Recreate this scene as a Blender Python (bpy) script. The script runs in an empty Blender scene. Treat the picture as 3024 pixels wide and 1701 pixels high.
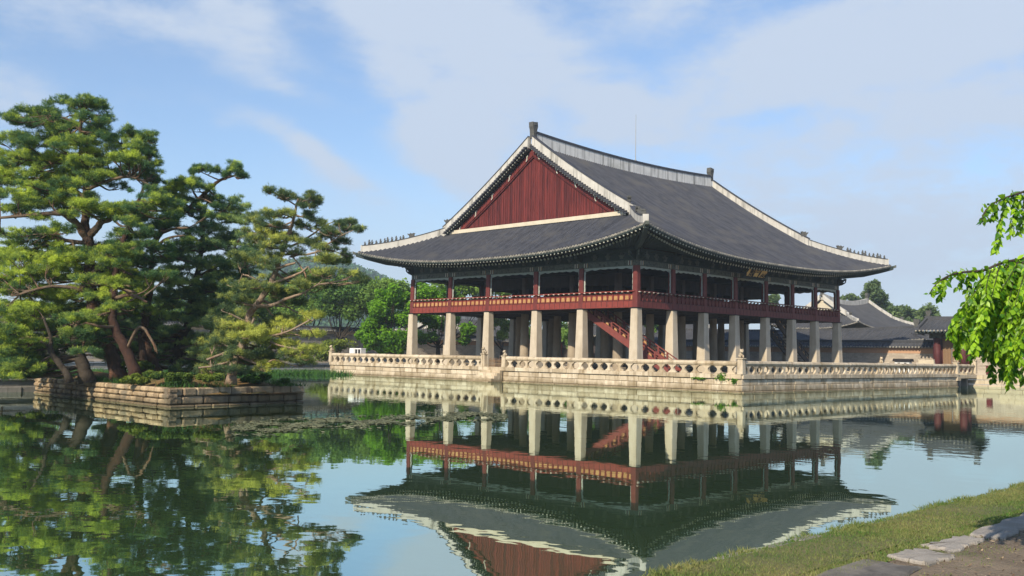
import bpy, math, random
import numpy as np
random.seed(7); rng = np.random.default_rng(11)
R = math.radians
sc = bpy.context.scene
C = sc.collection

# ------------------------------------------------------------------ camera
CX, CY, CZ, YAW, PIT, ROL, FPX = -80.145, -63.095, 2.403, .7871, .0681, .0179, 2881.9
W0, H0 = 3024.0, 1701.0
FW = np.array([math.cos(YAW)*math.cos(PIT), math.sin(YAW)*math.cos(PIT), math.sin(PIT)])
_rt = np.array([math.sin(YAW), -math.cos(YAW), 0.0]); _up = np.cross(_rt, FW)
RT = _rt*math.cos(ROL)+_up*math.sin(ROL); UP = -_rt*math.sin(ROL)+_up*math.cos(ROL)
CAM = np.array([CX, CY, CZ]); S = 3024/2576.0
import mathutils
cd = bpy.data.cameras.new("camera"); cam = bpy.data.objects.new("camera", cd); C.objects.link(cam)
cd.sensor_width = 36; cd.lens = FPX/W0*36; cd.clip_end = 6000; cd.clip_start = .05
m = mathutils.Matrix(((RT[0], UP[0], -FW[0], CX), (RT[1], UP[1], -FW[1], CY), (RT[2], UP[2], -FW[2], CZ), (0, 0, 0, 1)))
cam.matrix_world = m; sc.camera = cam

def direction(px, py):
    d = FW*FPX+RT*(px*S-W0/2)-UP*(py*S-H0/2)
    return d/np.linalg.norm(d)
def at(px, py, depth):
    """point at a surveyed sight line (2576 px wide survey sheet) and a forward distance"""
    return CAM+(FW*FPX+RT*(px*S-W0/2)-UP*(py*S-H0/2))*(depth/FPX)

# ------------------------------------------------------------------ sun, sky
SUN_EL = R(32.5); SUN_AZ = math.atan2(-.27, -.963)
sd = bpy.data.lights.new("sun", 'SUN'); sun = bpy.data.objects.new("sun", sd); C.objects.link(sun)
sd.energy = 4.8; sd.angle = R(.5); sd.color = (1, .87, .68)
sv = mathutils.Vector((math.cos(SUN_AZ)*math.cos(SUN_EL), math.sin(SUN_AZ)*math.cos(SUN_EL), math.sin(SUN_EL)))
sun.rotation_euler = sv.to_track_quat('Z', 'Y').to_euler(); sun.location = sv*200
vs = sc.view_settings; vs.view_transform = 'Standard'; vs.look = 'None'; vs.gamma = 1; vs.exposure = .38
sc.cycles.max_bounces = 9; sc.cycles.diffuse_bounces = 5; sc.cycles.transmission_bounces = 6; sc.cycles.glossy_bounces = 3; sc.cycles.transparent_max_bounces = 6
sc.cycles.sample_clamp_indirect = 6; sc.cycles.caustics_reflective = False; sc.cycles.caustics_refractive = False

def sky_world():
    w = bpy.data.worlds.new("World"); sc.world = w; w.use_nodes = True
    nt = w.node_tree; N = nt.nodes; L = nt.links; N.clear()
    def nd(t, **k):
        n = N.new(t)
        for a, b in k.items(): setattr(n, a, b)
        return n
    def mth(op, a, b=None, clamp=False):
        n = nd('ShaderNodeMath', operation=op); n.use_clamp = clamp
        for i, q in enumerate((a, b)):
            if q is None: continue
            if isinstance(q, (int, float)): n.inputs[i].default_value = q
            else: L.new(q, n.inputs[i])
        return n.outputs[0]
    out = nd('ShaderNodeOutputWorld'); bg = nd('ShaderNodeBackground'); L.new(bg.outputs[0], out.inputs[0])
    sky = nd('ShaderNodeTexSky', sky_type='NISHITA'); sky.sun_disc = False
    sky.sun_elevation = SUN_EL; sky.sun_rotation = math.pi/2-SUN_AZ
    sky.air_density = 1.0; sky.dust_density = .6; sky.ozone_density = 1.6
    tc = nd('ShaderNodeTexCoord'); D = tc.outputs['Generated']
    def dot(v):
        n = nd('ShaderNodeVectorMath', operation='DOT_PRODUCT'); L.new(D, n.inputs[0]); n.inputs[1].default_value = tuple(v); return n.outputs['Value']
    # cirrus banks: (survey x, y, half width, half height, tilt deg, weight)
    banks = [(1120, 30, 230, 70, -12, .8), (960, 30, 120, 60, -30, .6), (600, 55, 150, 60, -28, .8), (420, 60, 300, 40, -12, .35), (180, 40, 260, 60, 0, .55), (700, 215, 130, 28, -14, .5),
             (1010, 205, 130, 70, -30, 1.0), (1090, 320, 110, 110, -55, .85), (1180, 430, 120, 90, -40, .8), (1230, 120, 190, 80, -10, .75), (1400, 180, 160, 70, 5, .5), (1260, 270, 120, 120, 50, .55),
             (810, 390, 120, 30, -32, .75), (700, 330, 140, 30, -25, .4), (870, 470, 160, 50, -20, .5), (560, 310, 40, 25, 0, .4),
             (1530, 255, 90, 36, -8, .9), (1750, 280, 260, 55, 10, .7), (1950, 170, 330, 75, 8, .8), (1620, 330, 160, 45, 0, .7), (2350, 110, 330, 120, 10, .9), (2100, 60, 280, 60, 10, .7), (1700, 30, 220, 50, 0, .5),
             (2480, 300, 220, 60, 0, .7), (2100, 330, 260, 50, 10, .5), (1900, 430, 330, 80, 0, .65), (2350, 520, 500, 130, 0, .7), (2400, 660, 700, 110, 0, .8), (700, 640, 500, 60, 0, .5), (30, 240, 120, 60, 0, .3),
             (1900, -160, 1300, 130, 0, .5), (-500, 250, 400, 200, 10, .5), (3200, 250, 500, 260, 0, .6), (400, -300, 700, 160, -10, .6)]
    tot = None
    for px, py, hw, hh, ti, wt in banks:
        c = direction(px, py); a = RT*math.cos(R(ti))+UP*math.sin(R(ti)); b = UP*math.cos(R(ti))-RT*math.sin(R(ti))
        a = a-c*(a@c); a /= np.linalg.norm(a); b = b-c*(b@c); b /= np.linalg.norm(b)
        q1 = mth('MULTIPLY', dot(a), FPX/(hw*S)); q2 = mth('MULTIPLY', dot(b), FPX/(hh*S))
        e = mth('ADD', mth('MULTIPLY', q1, q1), mth('MULTIPLY', q2, q2))
        g = mth('MULTIPLY', mth('MULTIPLY', mth('EXPONENT', mth('MULTIPLY', e, -1.0)), mth('GREATER_THAN', dot(c), 0.0)), wt)
        tot = g if tot is None else mth('ADD', tot, g)
    # stretched noise gives the fibres
    mp = nd('ShaderNodeMapping'); L.new(D, mp.inputs[0]); mp.inputs['Rotation'].default_value = (R(14), R(-10), YAW); mp.inputs['Scale'].default_value = (4, 4, 9)
    n1 = nd('ShaderNodeTexNoise'); L.new(mp.outputs[0], n1.inputs['Vector']); n1.inputs['Scale'].default_value = 1.5; n1.inputs['Detail'].default_value = 7; n1.inputs['Roughness'].default_value = .56; n1.inputs['Distortion'].default_value = .5
    n2 = nd('ShaderNodeTexNoise'); L.new(mp.outputs[0], n2.inputs['Vector']); n2.inputs['Scale'].default_value = 8.5; n2.inputs['Detail'].default_value = 5; n2.inputs['Roughness'].default_value = .6
    f = mth('ADD', mth('MULTIPLY', mth('SUBTRACT', n1.outputs[0], .5), 2.2), mth('MULTIPLY', mth('SUBTRACT', n2.outputs[0], .5), .95))
    mask = mth('ADD', mth('MINIMUM', tot, 1.0), mth('MULTIPLY', f, mth('ADD', mth('MULTIPLY', mth('MINIMUM', tot, .8), .7), .35)))
    sx = nd('ShaderNodeSeparateXYZ'); L.new(D, sx.inputs[0])
    hz = nd('ShaderNodeMapRange'); L.new(sx.outputs[2], hz.inputs[0]); hz.inputs[1].default_value = .0; hz.inputs[2].default_value = .24; hz.inputs[3].default_value = .85; hz.inputs[4].default_value = 0
    mask = mth('MAXIMUM', mask, mth('ADD', mth('MULTIPLY', mask, .35), hz.outputs[0]))
    mr = nd('ShaderNodeMapRange', interpolation_type='SMOOTHSTEP'); L.new(mask, mr.inputs[0])
    mr.inputs[1].default_value = .08; mr.inputs[2].default_value = 1.0; mr.inputs[3].default_value = .13; mr.inputs[4].default_value = .95
    sc_ = nd('ShaderNodeMix', data_type='RGBA', blend_type='MULTIPLY'); sc_.inputs[0].default_value = 1
    L.new(sky.outputs[0], sc_.inputs[6]); sc_.inputs[7].default_value = SKY_TINT
    mx = nd('ShaderNodeMix', data_type='RGBA'); L.new(mr.outputs[0], mx.inputs[0]); L.new(sc_.outputs[2], mx.inputs[6]); mx.inputs[7].default_value = CLOUD_COL
    L.new(mx.outputs[2], bg.inputs[0]); bg.inputs[1].default_value = .1
SKY_TINT = (1.02, 1.19, 1.37, 1); CLOUD_COL = (4.75, 5.5, 6.7, 1)
sky_world()

# ------------------------------------------------------------------ materials
def material(name, c1, c2, rough=.8, nscale=2.0, detail=5, tintw=.35, bump=0.0, bscale=12, streak=None, streakw=.6, stretch=(1, 1, 1), spec=.3, trans=0.0, stains=None, moss=None, c3=None, wl=None):
    mt = bpy.data.materials.new(name); mt.use_nodes = True; nt = mt.node_tree; N = nt.nodes; L = nt.links
    bs = N['Principled BSDF']; bs.inputs['Roughness'].default_value = rough; bs.inputs['Specular IOR Level'].default_value = spec
    geo = N.new('ShaderNodeNewGeometry'); P = geo.outputs['Position']
    def noise(sc_, dt, st=(1, 1, 1), rgh=.55):
        v = P
        if st != (1, 1, 1):
            mp = N.new('ShaderNodeMapping'); L.new(P, mp.inputs[0]); mp.inputs['Scale'].default_value = st; v = mp.outputs[0]
        n = N.new('ShaderNodeTexNoise'); L.new(v, n.inputs['Vector']); n.inputs['Scale'].default_value = sc_; n.inputs['Detail'].default_value = dt; n.inputs['Roughness'].default_value = rgh
        return n.outputs[0]
    def mth(op, a, b, clamp=False):
        n = N.new('ShaderNodeMath'); n.operation = op; n.use_clamp = clamp
        for i, q in enumerate((a, b)):
            if isinstance(q, (int, float)): n.inputs[i].default_value = q
            else: L.new(q, n.inputs[i])
        return n.outputs[0]
    def mix(f, a, b):
        n = N.new('ShaderNodeMix'); n.data_type = 'RGBA'
        for i, q in ((0, f), (6, a), (7, b)):
            if isinstance(q, (int, float)): n.inputs[i].default_value = q
            elif isinstance(q, tuple): n.inputs[i].default_value = (*q, 1)
            else: L.new(q, n.inputs[i])
        return n.outputs[2]
    at_ = N.new('ShaderNodeAttribute'); at_.attribute_name = 'tint'; T = at_.outputs['Fac']
    nz = noise(nscale, detail, stretch)
    f = mth('ADD', mth('MULTIPLY', mth('SUBTRACT', nz, .5), 2.2*(1-tintw)), mth('ADD', mth('MULTIPLY', mth('SUBTRACT', T, .5), 2*tintw), .5), True)
    col = mix(f, c1, c2)
    if c3 is not None:
        g = N.new('ShaderNodeMapRange'); L.new(noise(nscale*.37, 3), g.inputs[0]); g.inputs[1].default_value = .5; g.inputs[2].default_value = .68
        col = mix(g.outputs[0], col, c3)
    if streak is not None:
        g = N.new('ShaderNodeMapRange'); L.new(noise(1, 4, streak, .6), g.inputs[0]); g.inputs[1].default_value = .5; g.inputs[2].default_value = .72; g.inputs[4].default_value = streakw
        col = mix(g.outputs[0], col, stains)
    if moss is not None:
        g = N.new('ShaderNodeMapRange'); L.new(noise(.35, 5), g.inputs[0]); g.inputs[1].default_value = .56; g.inputs[2].default_value = .75; g.inputs[4].default_value = .7
        col = mix(g.outputs[0], col, moss)
    if wl is not None:
        sp = N.new('ShaderNodeSeparateXYZ'); L.new(P, sp.inputs[0]); g = N.new('ShaderNodeMapRange'); L.new(mth('ADD', sp.outputs[2], mth('MULTIPLY', mth('SUBTRACT', noise(1.5, 4, (1, 1, .4)), .5), .9)), g.inputs[0])
        g.inputs[1].default_value = .42; g.inputs[2].default_value = .04; g.inputs[4].default_value = .85; col = mix(g.outputs[0], col, wl)
    L.new(col, bs.inputs['Base Color'])
    if bump:
        b = N.new('ShaderNodeBump'); b.inputs['Strength'].default_value = bump; b.inputs['Distance'].default_value = .05
        L.new(noise(bscale, 4), b.inputs['Height']); L.new(b.outputs[0], bs.inputs['Normal'])
    if trans:
        tr = N.new('ShaderNodeBsdfTranslucent'); L.new(col, tr.inputs[0])
        ms = N.new('ShaderNodeMixShader'); ms.inputs[0].default_value = trans; L.new(bs.outputs[0], ms.inputs[1]); L.new(tr.outputs[0], ms.inputs[2])
        L.new(ms.outputs[0], N['Material Output'].inputs[0])
    return mt

STONE = material("granite", (.38, .31, .21), (.67, .58, .44), .85, 1.6, 6, .5, .5, 9, (2.2, 2.2, .5), .85, stains=(.20, .14, .07), c3=(.56, .46, .32), wl=(.20, .155, .085))
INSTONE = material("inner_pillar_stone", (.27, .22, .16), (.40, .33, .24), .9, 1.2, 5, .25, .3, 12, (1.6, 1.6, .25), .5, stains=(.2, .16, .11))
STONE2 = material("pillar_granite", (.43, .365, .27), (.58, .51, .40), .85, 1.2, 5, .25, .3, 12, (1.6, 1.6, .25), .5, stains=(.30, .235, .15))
ISLE = material("island_stone", (.27, .19, .11), (.52, .40, .25), .9, 3.0, 6, .5, .8, 9, (2.5, 2.5, .6), .8, stains=(.09, .065, .045), c3=(.2, .17, .12), wl=(.10, .08, .045))
BANK = material("bank_stone", (.42, .36, .26), (.58, .50, .36), .9, 2.0, 5, .5, .4, 9, (2, 2, .6), .4, stains=(.26, .2, .13))
GREYST = material("grey_stone", (.2, .19, .17), (.34, .32, .29), .9, 2.0, 5, .5, .5, 9)
PAVE = material("paving_stone", (.12, .112, .104), (.40, .365, .325), .95, 4.5, 9, .5, .5, 45, spec=.1, c3=(.26, .235, .20))
TILE = material("roof_tile", (.028, .031, .041), (.070, .074, .090), .72, 1.3, 8, .45, .5, 18, spec=.3, c3=(.072, .072, .076))
TILE2 = material("far_roof_tile", (.038, .041, .048), (.078, .08, .088), .8, .8, 5, .3, .3, 10)
TILEEND = material("tile_end", (.17, .165, .15), (.36, .34, .29), .8, 3, 4, .5)
PLASTER = material("ridge_plaster", (.40, .385, .35), (.58, .565, .515), .85, 1.4, 6, .2, .3, 12, (2.6, 2.6, .22), .85, stains=(.15, .145, .13))
RIDGE = material("ridge_render", (.56, .55, .53), (.78, .77, .73), .85, 1.2, 6, .2, .3, 12, (3.0, 3.0, .12), .95, stains=(.13, .13, .12), moss=(.24, .22, .13))
CREAM = material("cream_plaster", (.48, .43, .32), (.60, .545, .43), .85, 1.5, 4, .2)
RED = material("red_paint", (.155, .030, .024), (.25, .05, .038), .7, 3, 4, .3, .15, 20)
PLANK = material("red_planks", (.058, .010, .011), (.165, .029, .026), .8, 1.0, 7, .4, .4, 25, (3.5, 3.5, .45), .8, stains=(.035, .006, .008), stretch=(3, 3, .5))
REDC = material("column_and_shaded_rail_red", (.10, .022, .020), (.165, .036, .031), .65, 3, 4, .3, .15, 20)
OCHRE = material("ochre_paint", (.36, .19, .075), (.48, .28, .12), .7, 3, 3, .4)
GREEN = material("dark_green_paint", (.016, .026, .024), (.045, .062, .056), .75, 2.5, 5, .4, .2, 12)
GREEN2 = material("beam_green_paint", (.035, .05, .043), (.14, .15, .125), .75, 9, 5, .3, .2, 12, c3=(.03, .035, .03))
SHADEPANEL = material("shaded_panel_red", (.11, .026, .022), (.19, .05, .036), .7, 3, 3, .4)  # infill tone with the shade of the unlit railing sides painted in
PALE = material("pale_green_paint", (.30, .34, .31), (.44, .48, .43), .75, 4, 4, .3)
RAFEND = material("pale_rafter_end", (.42, .43, .36), (.66, .66, .56), .75, 6, 3, .6)
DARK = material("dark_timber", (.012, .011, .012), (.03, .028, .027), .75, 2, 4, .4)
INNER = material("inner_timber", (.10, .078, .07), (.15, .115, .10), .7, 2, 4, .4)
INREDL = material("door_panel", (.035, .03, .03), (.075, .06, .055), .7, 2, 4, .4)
BROWN = material("brown_wood", (.14, .085, .045), (.24, .155, .09), .8, 6, 4, .5)
GOLD = material("gold_leaf", (.72, .47, .15), (.85, .6, .25), .5, 6, 2, .3)
METAL = material("dull_metal", (.25, .26, .27), (.35, .36, .37), .5, 6, 2, .3)
DRAGON = material("dark_fired_clay", (.05, .052, .05), (.12, .12, .11), .8, 6, 4, .4, .6, 14)
WHITE = material("white_paint", (.68, .68, .66), (.8, .8, .78), .6, 3, 3, .2)
BRICK = material("grey_brick", (.36, .31, .25), (.50, .44, .36), .9, 6, 4, .5, .4, 20)
ORANGE = material("orange_brick", (.40, .235, .145), (.52, .33, .215), .9, 4, 4, .5)
BARK = material("pine_bark", (.035, .025, .02), (.10, .062, .044), .95, 6, 6, .3, 1.0, 16, stretch=(1, 1, .35), c3=(.15, .075, .045))
BARK2 = material("limb_bark", (.09, .065, .045), (.20, .145, .10), .95, 6, 6, .3, 1.0, 16, c3=(.15, .085, .05))
PALEBARK = material("pale_pine_bark", (.19, .14, .10), (.34, .26, .19), .95, 6, 6, .3, 1.0, 16, c3=(.22, .13, .08))
BARKD = material("dark_bark", (.03, .025, .02), (.075, .06, .045), .95, 4, 5, .3, .8, 14)
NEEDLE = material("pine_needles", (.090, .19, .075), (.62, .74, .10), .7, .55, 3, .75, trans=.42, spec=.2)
NEEDLEC = material("pine_needles_bronze", (.11, .18, .085), (.62, .66, .14), .7, .55, 3, .75, trans=.42, spec=.2)
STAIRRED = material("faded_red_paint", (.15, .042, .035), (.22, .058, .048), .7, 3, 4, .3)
NEEDLEB = material("pine_needles_blueish", (.10, .20, .105), (.53, .66, .18), .7, .6, 3, .72, trans=.4, spec=.2)
LEAFB = material("bright_leaves", (.035, .13, .008), (.20, .42, .018), .55, .5, 3, .6, trans=.4)
LEAFM = material("mid_leaves", (.06, .145, .026), (.24, .38, .06), .7, .3, 3, .6, trans=.3)
LEAFF = material("far_leaves", (.05, .10, .04), (.16, .23, .08), .8, .2, 3, .6, trans=.25)
LEAFN = material("near_leaves", (.06, .20, .012), (.37, .62, .03), .4, 2, 3, .8, trans=.45, spec=.5)
SHRUB = material("shrub_leaves", (.045, .10, .02), (.27, .33, .04), .7, .8, 3, .6, trans=.3)
REED = material("reed_blades", (.02, .075, .012), (.08, .2, .025), .6, .5, 3, .6, trans=.3)
WEED = material("floating_leaves", (.085, .10, .045), (.22, .22, .12), .7, 2, 4, .7)
GRASSM = material("grass_blades", (.04, .15, .014), (.30, .28, .105), .7, 2.6, 5, .45, trans=.3)
DIRT = material("soil", (.13, .098, .068), (.28, .22, .155), .95, 2.2, 9, .1, 1.0, 30, c3=(.09, .12, .035))
TURF = material("turf_soil", (.075, .105, .035), (.20, .175, .08), .95, 2.5, 8, .1, 1.0, 30, c3=(.22, .18, .085))
LITTER = material("dry_litter", (.10, .065, .04), (.34, .26, .17), .9, 8, 3, .8)
PINEBED = material("needle_litter", (.14, .085, .03), (.24, .155, .06), .95, 2, 6, .2, .8, 20, c3=(.07, .09, .025))
FLOORM = material("terrace_earth", (.10, .085, .06), (.2, .165, .12), .95, .6, 6, .1)
GROUND = material("palace_ground", (.20, .16, .11), (.32, .26, .18), .95, .3, 6, .1)
FORESTM = material("forest_leaves", (.025, .085, .04), (.085, .17, .065), .85, .02, 3, .6)
HILLM = material("hill_cover", (.02, .07, .035), (.06, .12, .05), .9, .03, 5, .2)
SHADERED = material("shade_darkened_red", (.06, .014, .016), (.105, .024, .024), .65, 3, 4, .3)  # darker copy of the red; shade on the gate pillars is in the colour
MAROON = material("maroon_metal", (.09, .012, .018), (.14, .022, .028), .5, 5, 3, .3)

def water_material():
    mt = bpy.data.materials.new("pond_water"); mt.use_nodes = True; nt = mt.node_tree; N = nt.nodes; L = nt.links
    N.remove(N['Principled BSDF']); out = N['Material Output']
    geo = N.new('ShaderNodeNewGeometry')
    def nz(sc_, dt, st):
        mp = N.new('ShaderNodeMapping'); L.new(geo.outputs['Position'], mp.inputs[0]); mp.inputs['Scale'].default_value = st; mp.inputs['Rotation'].default_value = (0, 0, -YAW)
        n = N.new('ShaderNodeTexNoise'); L.new(mp.outputs[0], n.inputs[0]); n.inputs['Scale'].default_value = sc_; n.inputs['Detail'].default_value = dt; return n.outputs[0]
    ad = N.new('ShaderNodeMath'); ad.operation = 'MULTIPLY_ADD'; L.new(nz(1.5, 2.5, (1, .8, 1)), ad.inputs[0]); ad.inputs[1].default_value = .8; hf = N.new('ShaderNodeMath'); hf.operation = 'MULTIPLY'; L.new(nz(.35, 2, (1, .7, 1)), hf.inputs[0]); hf.inputs[1].default_value = .42; L.new(hf.outputs[0], ad.inputs[2])
    # calm and breezy patches
    pm = N.new('ShaderNodeMapRange'); L.new(nz(.06, 3, (1, .6, 1)), pm.inputs[0]); pm.inputs[1].default_value = .35; pm.inputs[2].default_value = .65; pm.inputs[3].default_value = .35; pm.inputs[4].default_value = 1.0
    b = N.new('ShaderNodeBump'); L.new(pm.outputs[0], b.inputs['Strength']); b.inputs['Distance'].default_value = .0053; L.new(ad.outputs[0], b.inputs['Height'])
    gl = N.new('ShaderNodeBsdfGlossy'); gl.inputs['Roughness'].default_value = .012; gl.inputs[0].default_value = (.80, .91, .85, 1); L.new(b.outputs[0], gl.inputs['Normal'])
    df = N.new('ShaderNodeBsdfDiffuse'); df.inputs[0].default_value = (.055, .10, .036, 1)
    fr = N.new('ShaderNodeFresnel'); fr.inputs[0].default_value = 1.33; L.new(b.outputs[0], fr.inputs['Normal'])
    mr = N.new('ShaderNodeMapRange'); L.new(fr.outputs[0], mr.inputs[0]); mr.inputs[1].default_value = .05; mr.inputs[2].default_value = .7; mr.inputs[3].default_value = .60; mr.inputs[4].default_value = .95
    ms = N.new('ShaderNodeMixShader'); L.new(mr.outputs[0], ms.inputs[0]); L.new(df.outputs[0], ms.inputs[1]); L.new(gl.outputs[0], ms.inputs[2]); L.new(ms.outputs[0], out.inputs[0])
    return mt
WATER = water_material()

# ------------------------------------------------------------------ mesh helpers
class MB:
    def __init__(s): s.v = []; s.f = []; s.t = []; s.m = []; s.n = 0
    def add(s, v, f, t=None, mi=0):
        v = np.asarray(v, float); o = s.n; s.v.append(v); s.n += len(v)
        if t is None: t = random.random()
        for q in f: s.f.append([int(i)+o for i in q])
        s.t += [t]*len(f) if isinstance(t, float) else list(t)
        s.m += [mi]*len(f)
    def box(s, x0, x1, y0, y1, z0, z1, b=0.0, t=None, mi=0, xf=None):
        if b <= 0:
            v = [(x, y, z) for x in (x0, x1) for y in (y0, y1) for z in (z0, z1)]
            f = [(0, 1, 3, 2), (4, 6, 7, 5), (0, 4, 5, 1), (2, 3, 7, 6), (0, 2, 6, 4), (1, 5, 7, 3)]
        else:
            v, idx = [], {}
            for i, x in enumerate((x0, x1)):
                for j, y in enumerate((y0, y1)):
                    for k, z in enumerate((z0, z1)):
                        sx, sy, sz = (b, -b)[i], (b, -b)[j], (b, -b)[k]
                        for a, p in enumerate(((x, y+sy, z+sz), (x+sx, y, z+sz), (x+sx, y+sy, z))):
                            idx[i, j, k, a] = len(v); v.append(p)
            g = idx; f = []
            for i in (0, 1):
                q = [g[i, 0, 0, 0], g[i, 0, 1, 0], g[i, 1, 1, 0], g[i, 1, 0, 0]]; f.append(q if i == 0 else q[::-1])
                q = [g[0, i, 0, 1], g[1, i, 0, 1], g[1, i, 1, 1], g[0, i, 1, 1]]; f.append(q if i == 0 else q[::-1])
                q = [g[0, 0, i, 2], g[0, 1, i, 2], g[1, 1, i, 2], g[1, 0, i, 2]]; f.append(q if i == 0 else q[::-1])
            for i in (0, 1):
                for j in (0, 1):
                    q = [g[i, j, 0, 0], g[i, j, 0, 1], g[i, j, 1, 1], g[i, j, 1, 0]]; f.append(q if i == j else q[::-1])
                    q = [g[i, 0, j, 0], g[i, 1, j, 0], g[i, 1, j, 2], g[i, 0, j, 2]]; f.append(q if i != j else q[::-1])
                    q = [g[0, i, j, 1], g[0, i, j, 2], g[1, i, j, 2], g[1, i, j, 1]]; f.append(q if i == j else q[::-1])
                    for k in (0, 1):
                        q = [g[i, j, k, 0], g[i, j, k, 1], g[i, j, k, 2]]; f.append(q if (i+j+k) % 2 else q[::-1])
        v = np.array(v, float)
        if xf is not None: v = xf(v)
        s.add(v, f, t, mi)
    def extrude(s, poly, fn, d0, d1, t=None, mi=0):
        """poly: list of 2-D points; fn(u, w, d) -> 3-D"""
        n = len(poly); v = [fn(u, w, d) for d in (d0, d1) for u, w in poly]
        f = [tuple(range(n))[::-1], tuple(range(n, 2*n))]+[(i, (i+1) % n, n+(i+1) % n, n+i) for i in range(n)]
        s.add(v, f, t, mi)
    def tube(s, pts, rad, n=6, t=None, mi=0, capmi=None, cap=True):
        pts = np.asarray(pts, float); k = len(pts); rad = np.broadcast_to(np.asarray(rad, float), (k,))
        tg = np.gradient(pts, axis=0); tg /= np.linalg.norm(tg, axis=1)[:, None]+1e-12
        ref = np.array([0, 0, 1.0]) if abs(tg[:, 2]).mean() < .9 else np.array([1.0, 0, 0])
        a = np.cross(tg, ref); a /= np.linalg.norm(a, axis=1)[:, None]+1e-12; b = np.cross(a, tg)
        an = np.linspace(0, 2*math.pi, n, endpoint=False)
        v = (pts[:, None]+rad[:, None, None]*(np.cos(an)[None, :, None]*a[:, None]+np.sin(an)[None, :, None]*b[:, None])).reshape(-1, 3)
        f = [(i*n+j, i*n+(j+1) % n, (i+1)*n+(j+1) % n, (i+1)*n+j) for i in range(k-1) for j in range(n)]
        s.add(v, f, t, mi)
        if cap:
            s.f += [[s.n-k*n+j for j in range(n)][::-1], [s.n-n+j for j in range(n)]]
            s.t += [s.t[-1]]*2; s.m += [mi if capmi is None else capmi]*2
    def lathe(s, prof, c=(0, 0, 0), n=10, t=None, mi=0, sq=1.0):
        v = []; k = len(prof)
        for r, z in prof:
            for j in range(n):
                a = 2*math.pi*j/n; v.append((c[0]+r*math.cos(a), c[1]+r*sq*math.sin(a), c[2]+z))
        f = [(i*n+j, i*n+(j+1) % n, (i+1)*n+(j+1) % n, (i+1)*n+j) for i in range(k-1) for j in range(n)]+[tuple(range(n))[::-1], tuple(range((k-1)*n, k*n))]
        s.add(v, f, t, mi)
    def frustum(s, c, w0, w1, z0, z1, b0, b1, t=None, mi=0):
        """square tapering post with chamfered corners"""
        def ring(w, b, z): return [(c[0]+x, c[1]+y, z) for x, y in ((-w+b, -w), (w-b, -w), (w, -w+b), (w, w-b), (w-b, w), (-w+b, w), (-w, w-b), (-w, -w+b))]
        v = ring(w0, b0, z0)+ring(w1, b1, z1)
        s.add(v, [tuple(range(8))[::-1], tuple(range(8, 16))]+[(i, (i+1) % 8, 8+(i+1) % 8, 8+i) for i in range(8)], t, mi)
    def grid(s, G, t=None, mi=0, flip=False):
        G = np.asarray(G, float); a, b = G.shape[:2]
        f = [(i*b+j, i*b+j+1, (i+1)*b+j+1, (i+1)*b+j) for i in range(a-1) for j in range(b-1)]
        if flip: f = [q[::-1] for q in f]
        s.add(G.reshape(-1, 3), f, [random.random() for _ in f] if t is None else t, mi)
    def sweep(s, path, w, h0, h1, t=None, mi=0):
        p = np.asarray(path, float); tg = np.gradient(p, axis=0); tg[:, 2] = 0; tg /= np.linalg.norm(tg, axis=1)[:, None]+1e-12
        nn = np.stack([-tg[:, 1], tg[:, 0], 0*tg[:, 0]], 1)*(w/2); up = np.array([0, 0, 1.0])
        v = np.stack([p-nn+up*h0, p+nn+up*h0, p+nn+up*h1, p-nn+up*h1], 1).reshape(-1, 3); k = len(p)
        f = [(i*4+j, (i+1)*4+j, (i+1)*4+(j+1) % 4, i*4+(j+1) % 4) for i in range(k-1) for j in range(4)]+[(0, 1, 2, 3), (4*k-1, 4*k-2, 4*k-3, 4*k-4)]
        s.add(v, f, t, mi)
    def build(s, name, mat, parent=None, smooth=False, kind=None, link=True):
        me = bpy.data.meshes.new(name); V = np.concatenate(s.v) if s.v else np.zeros((0, 3))
        me.from_pydata(V.tolist(), [], s.f)
        for q in (mat if isinstance(mat, (list, tuple)) else [mat]): me.materials.append(q)
        at_ = me.attributes.new('tint', 'FLOAT', 'FACE'); at_.data.foreach_set('value', np.array(s.t, np.float32))
        if any(s.m): me.polygons.foreach_set('material_index', np.array(s.m, np.int32))
        if smooth: me.polygons.foreach_set('use_smooth', np.ones(len(me.polygons), bool))
        me.update()
        o = bpy.data.objects.new(name, me)
        C.objects.link(o)
        if parent is not None: o.parent = parent
        if kind: o['kind'] = kind
        return o

def tri_mesh(name, V, F, T, mat, parent=None, kind=None):
    """V (n,3), F (m,k) fixed size faces, T (m,)"""
    me = bpy.data.meshes.new(name); m_, k = F.shape
    me.vertices.add(len(V)); me.vertices.foreach_set('co', V.astype(np.float32).ravel())
    me.loops.add(m_*k); me.loops.foreach_set('vertex_index', F.astype(np.int32).ravel())
    me.polygons.add(m_); me.polygons.foreach_set('loop_start', np.arange(0, m_*k, k, dtype=np.int32))
    me.materials.append(mat); me.update(calc_edges=True)
    at_ = me.attributes.new('tint', 'FLOAT', 'FACE'); at_.data.foreach_set('value', T.astype(np.float32))
    o = bpy.data.objects.new(name, me); C.objects.link(o)
    if parent is not None: o.parent = parent
    if kind: o['kind'] = kind
    return o

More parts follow.
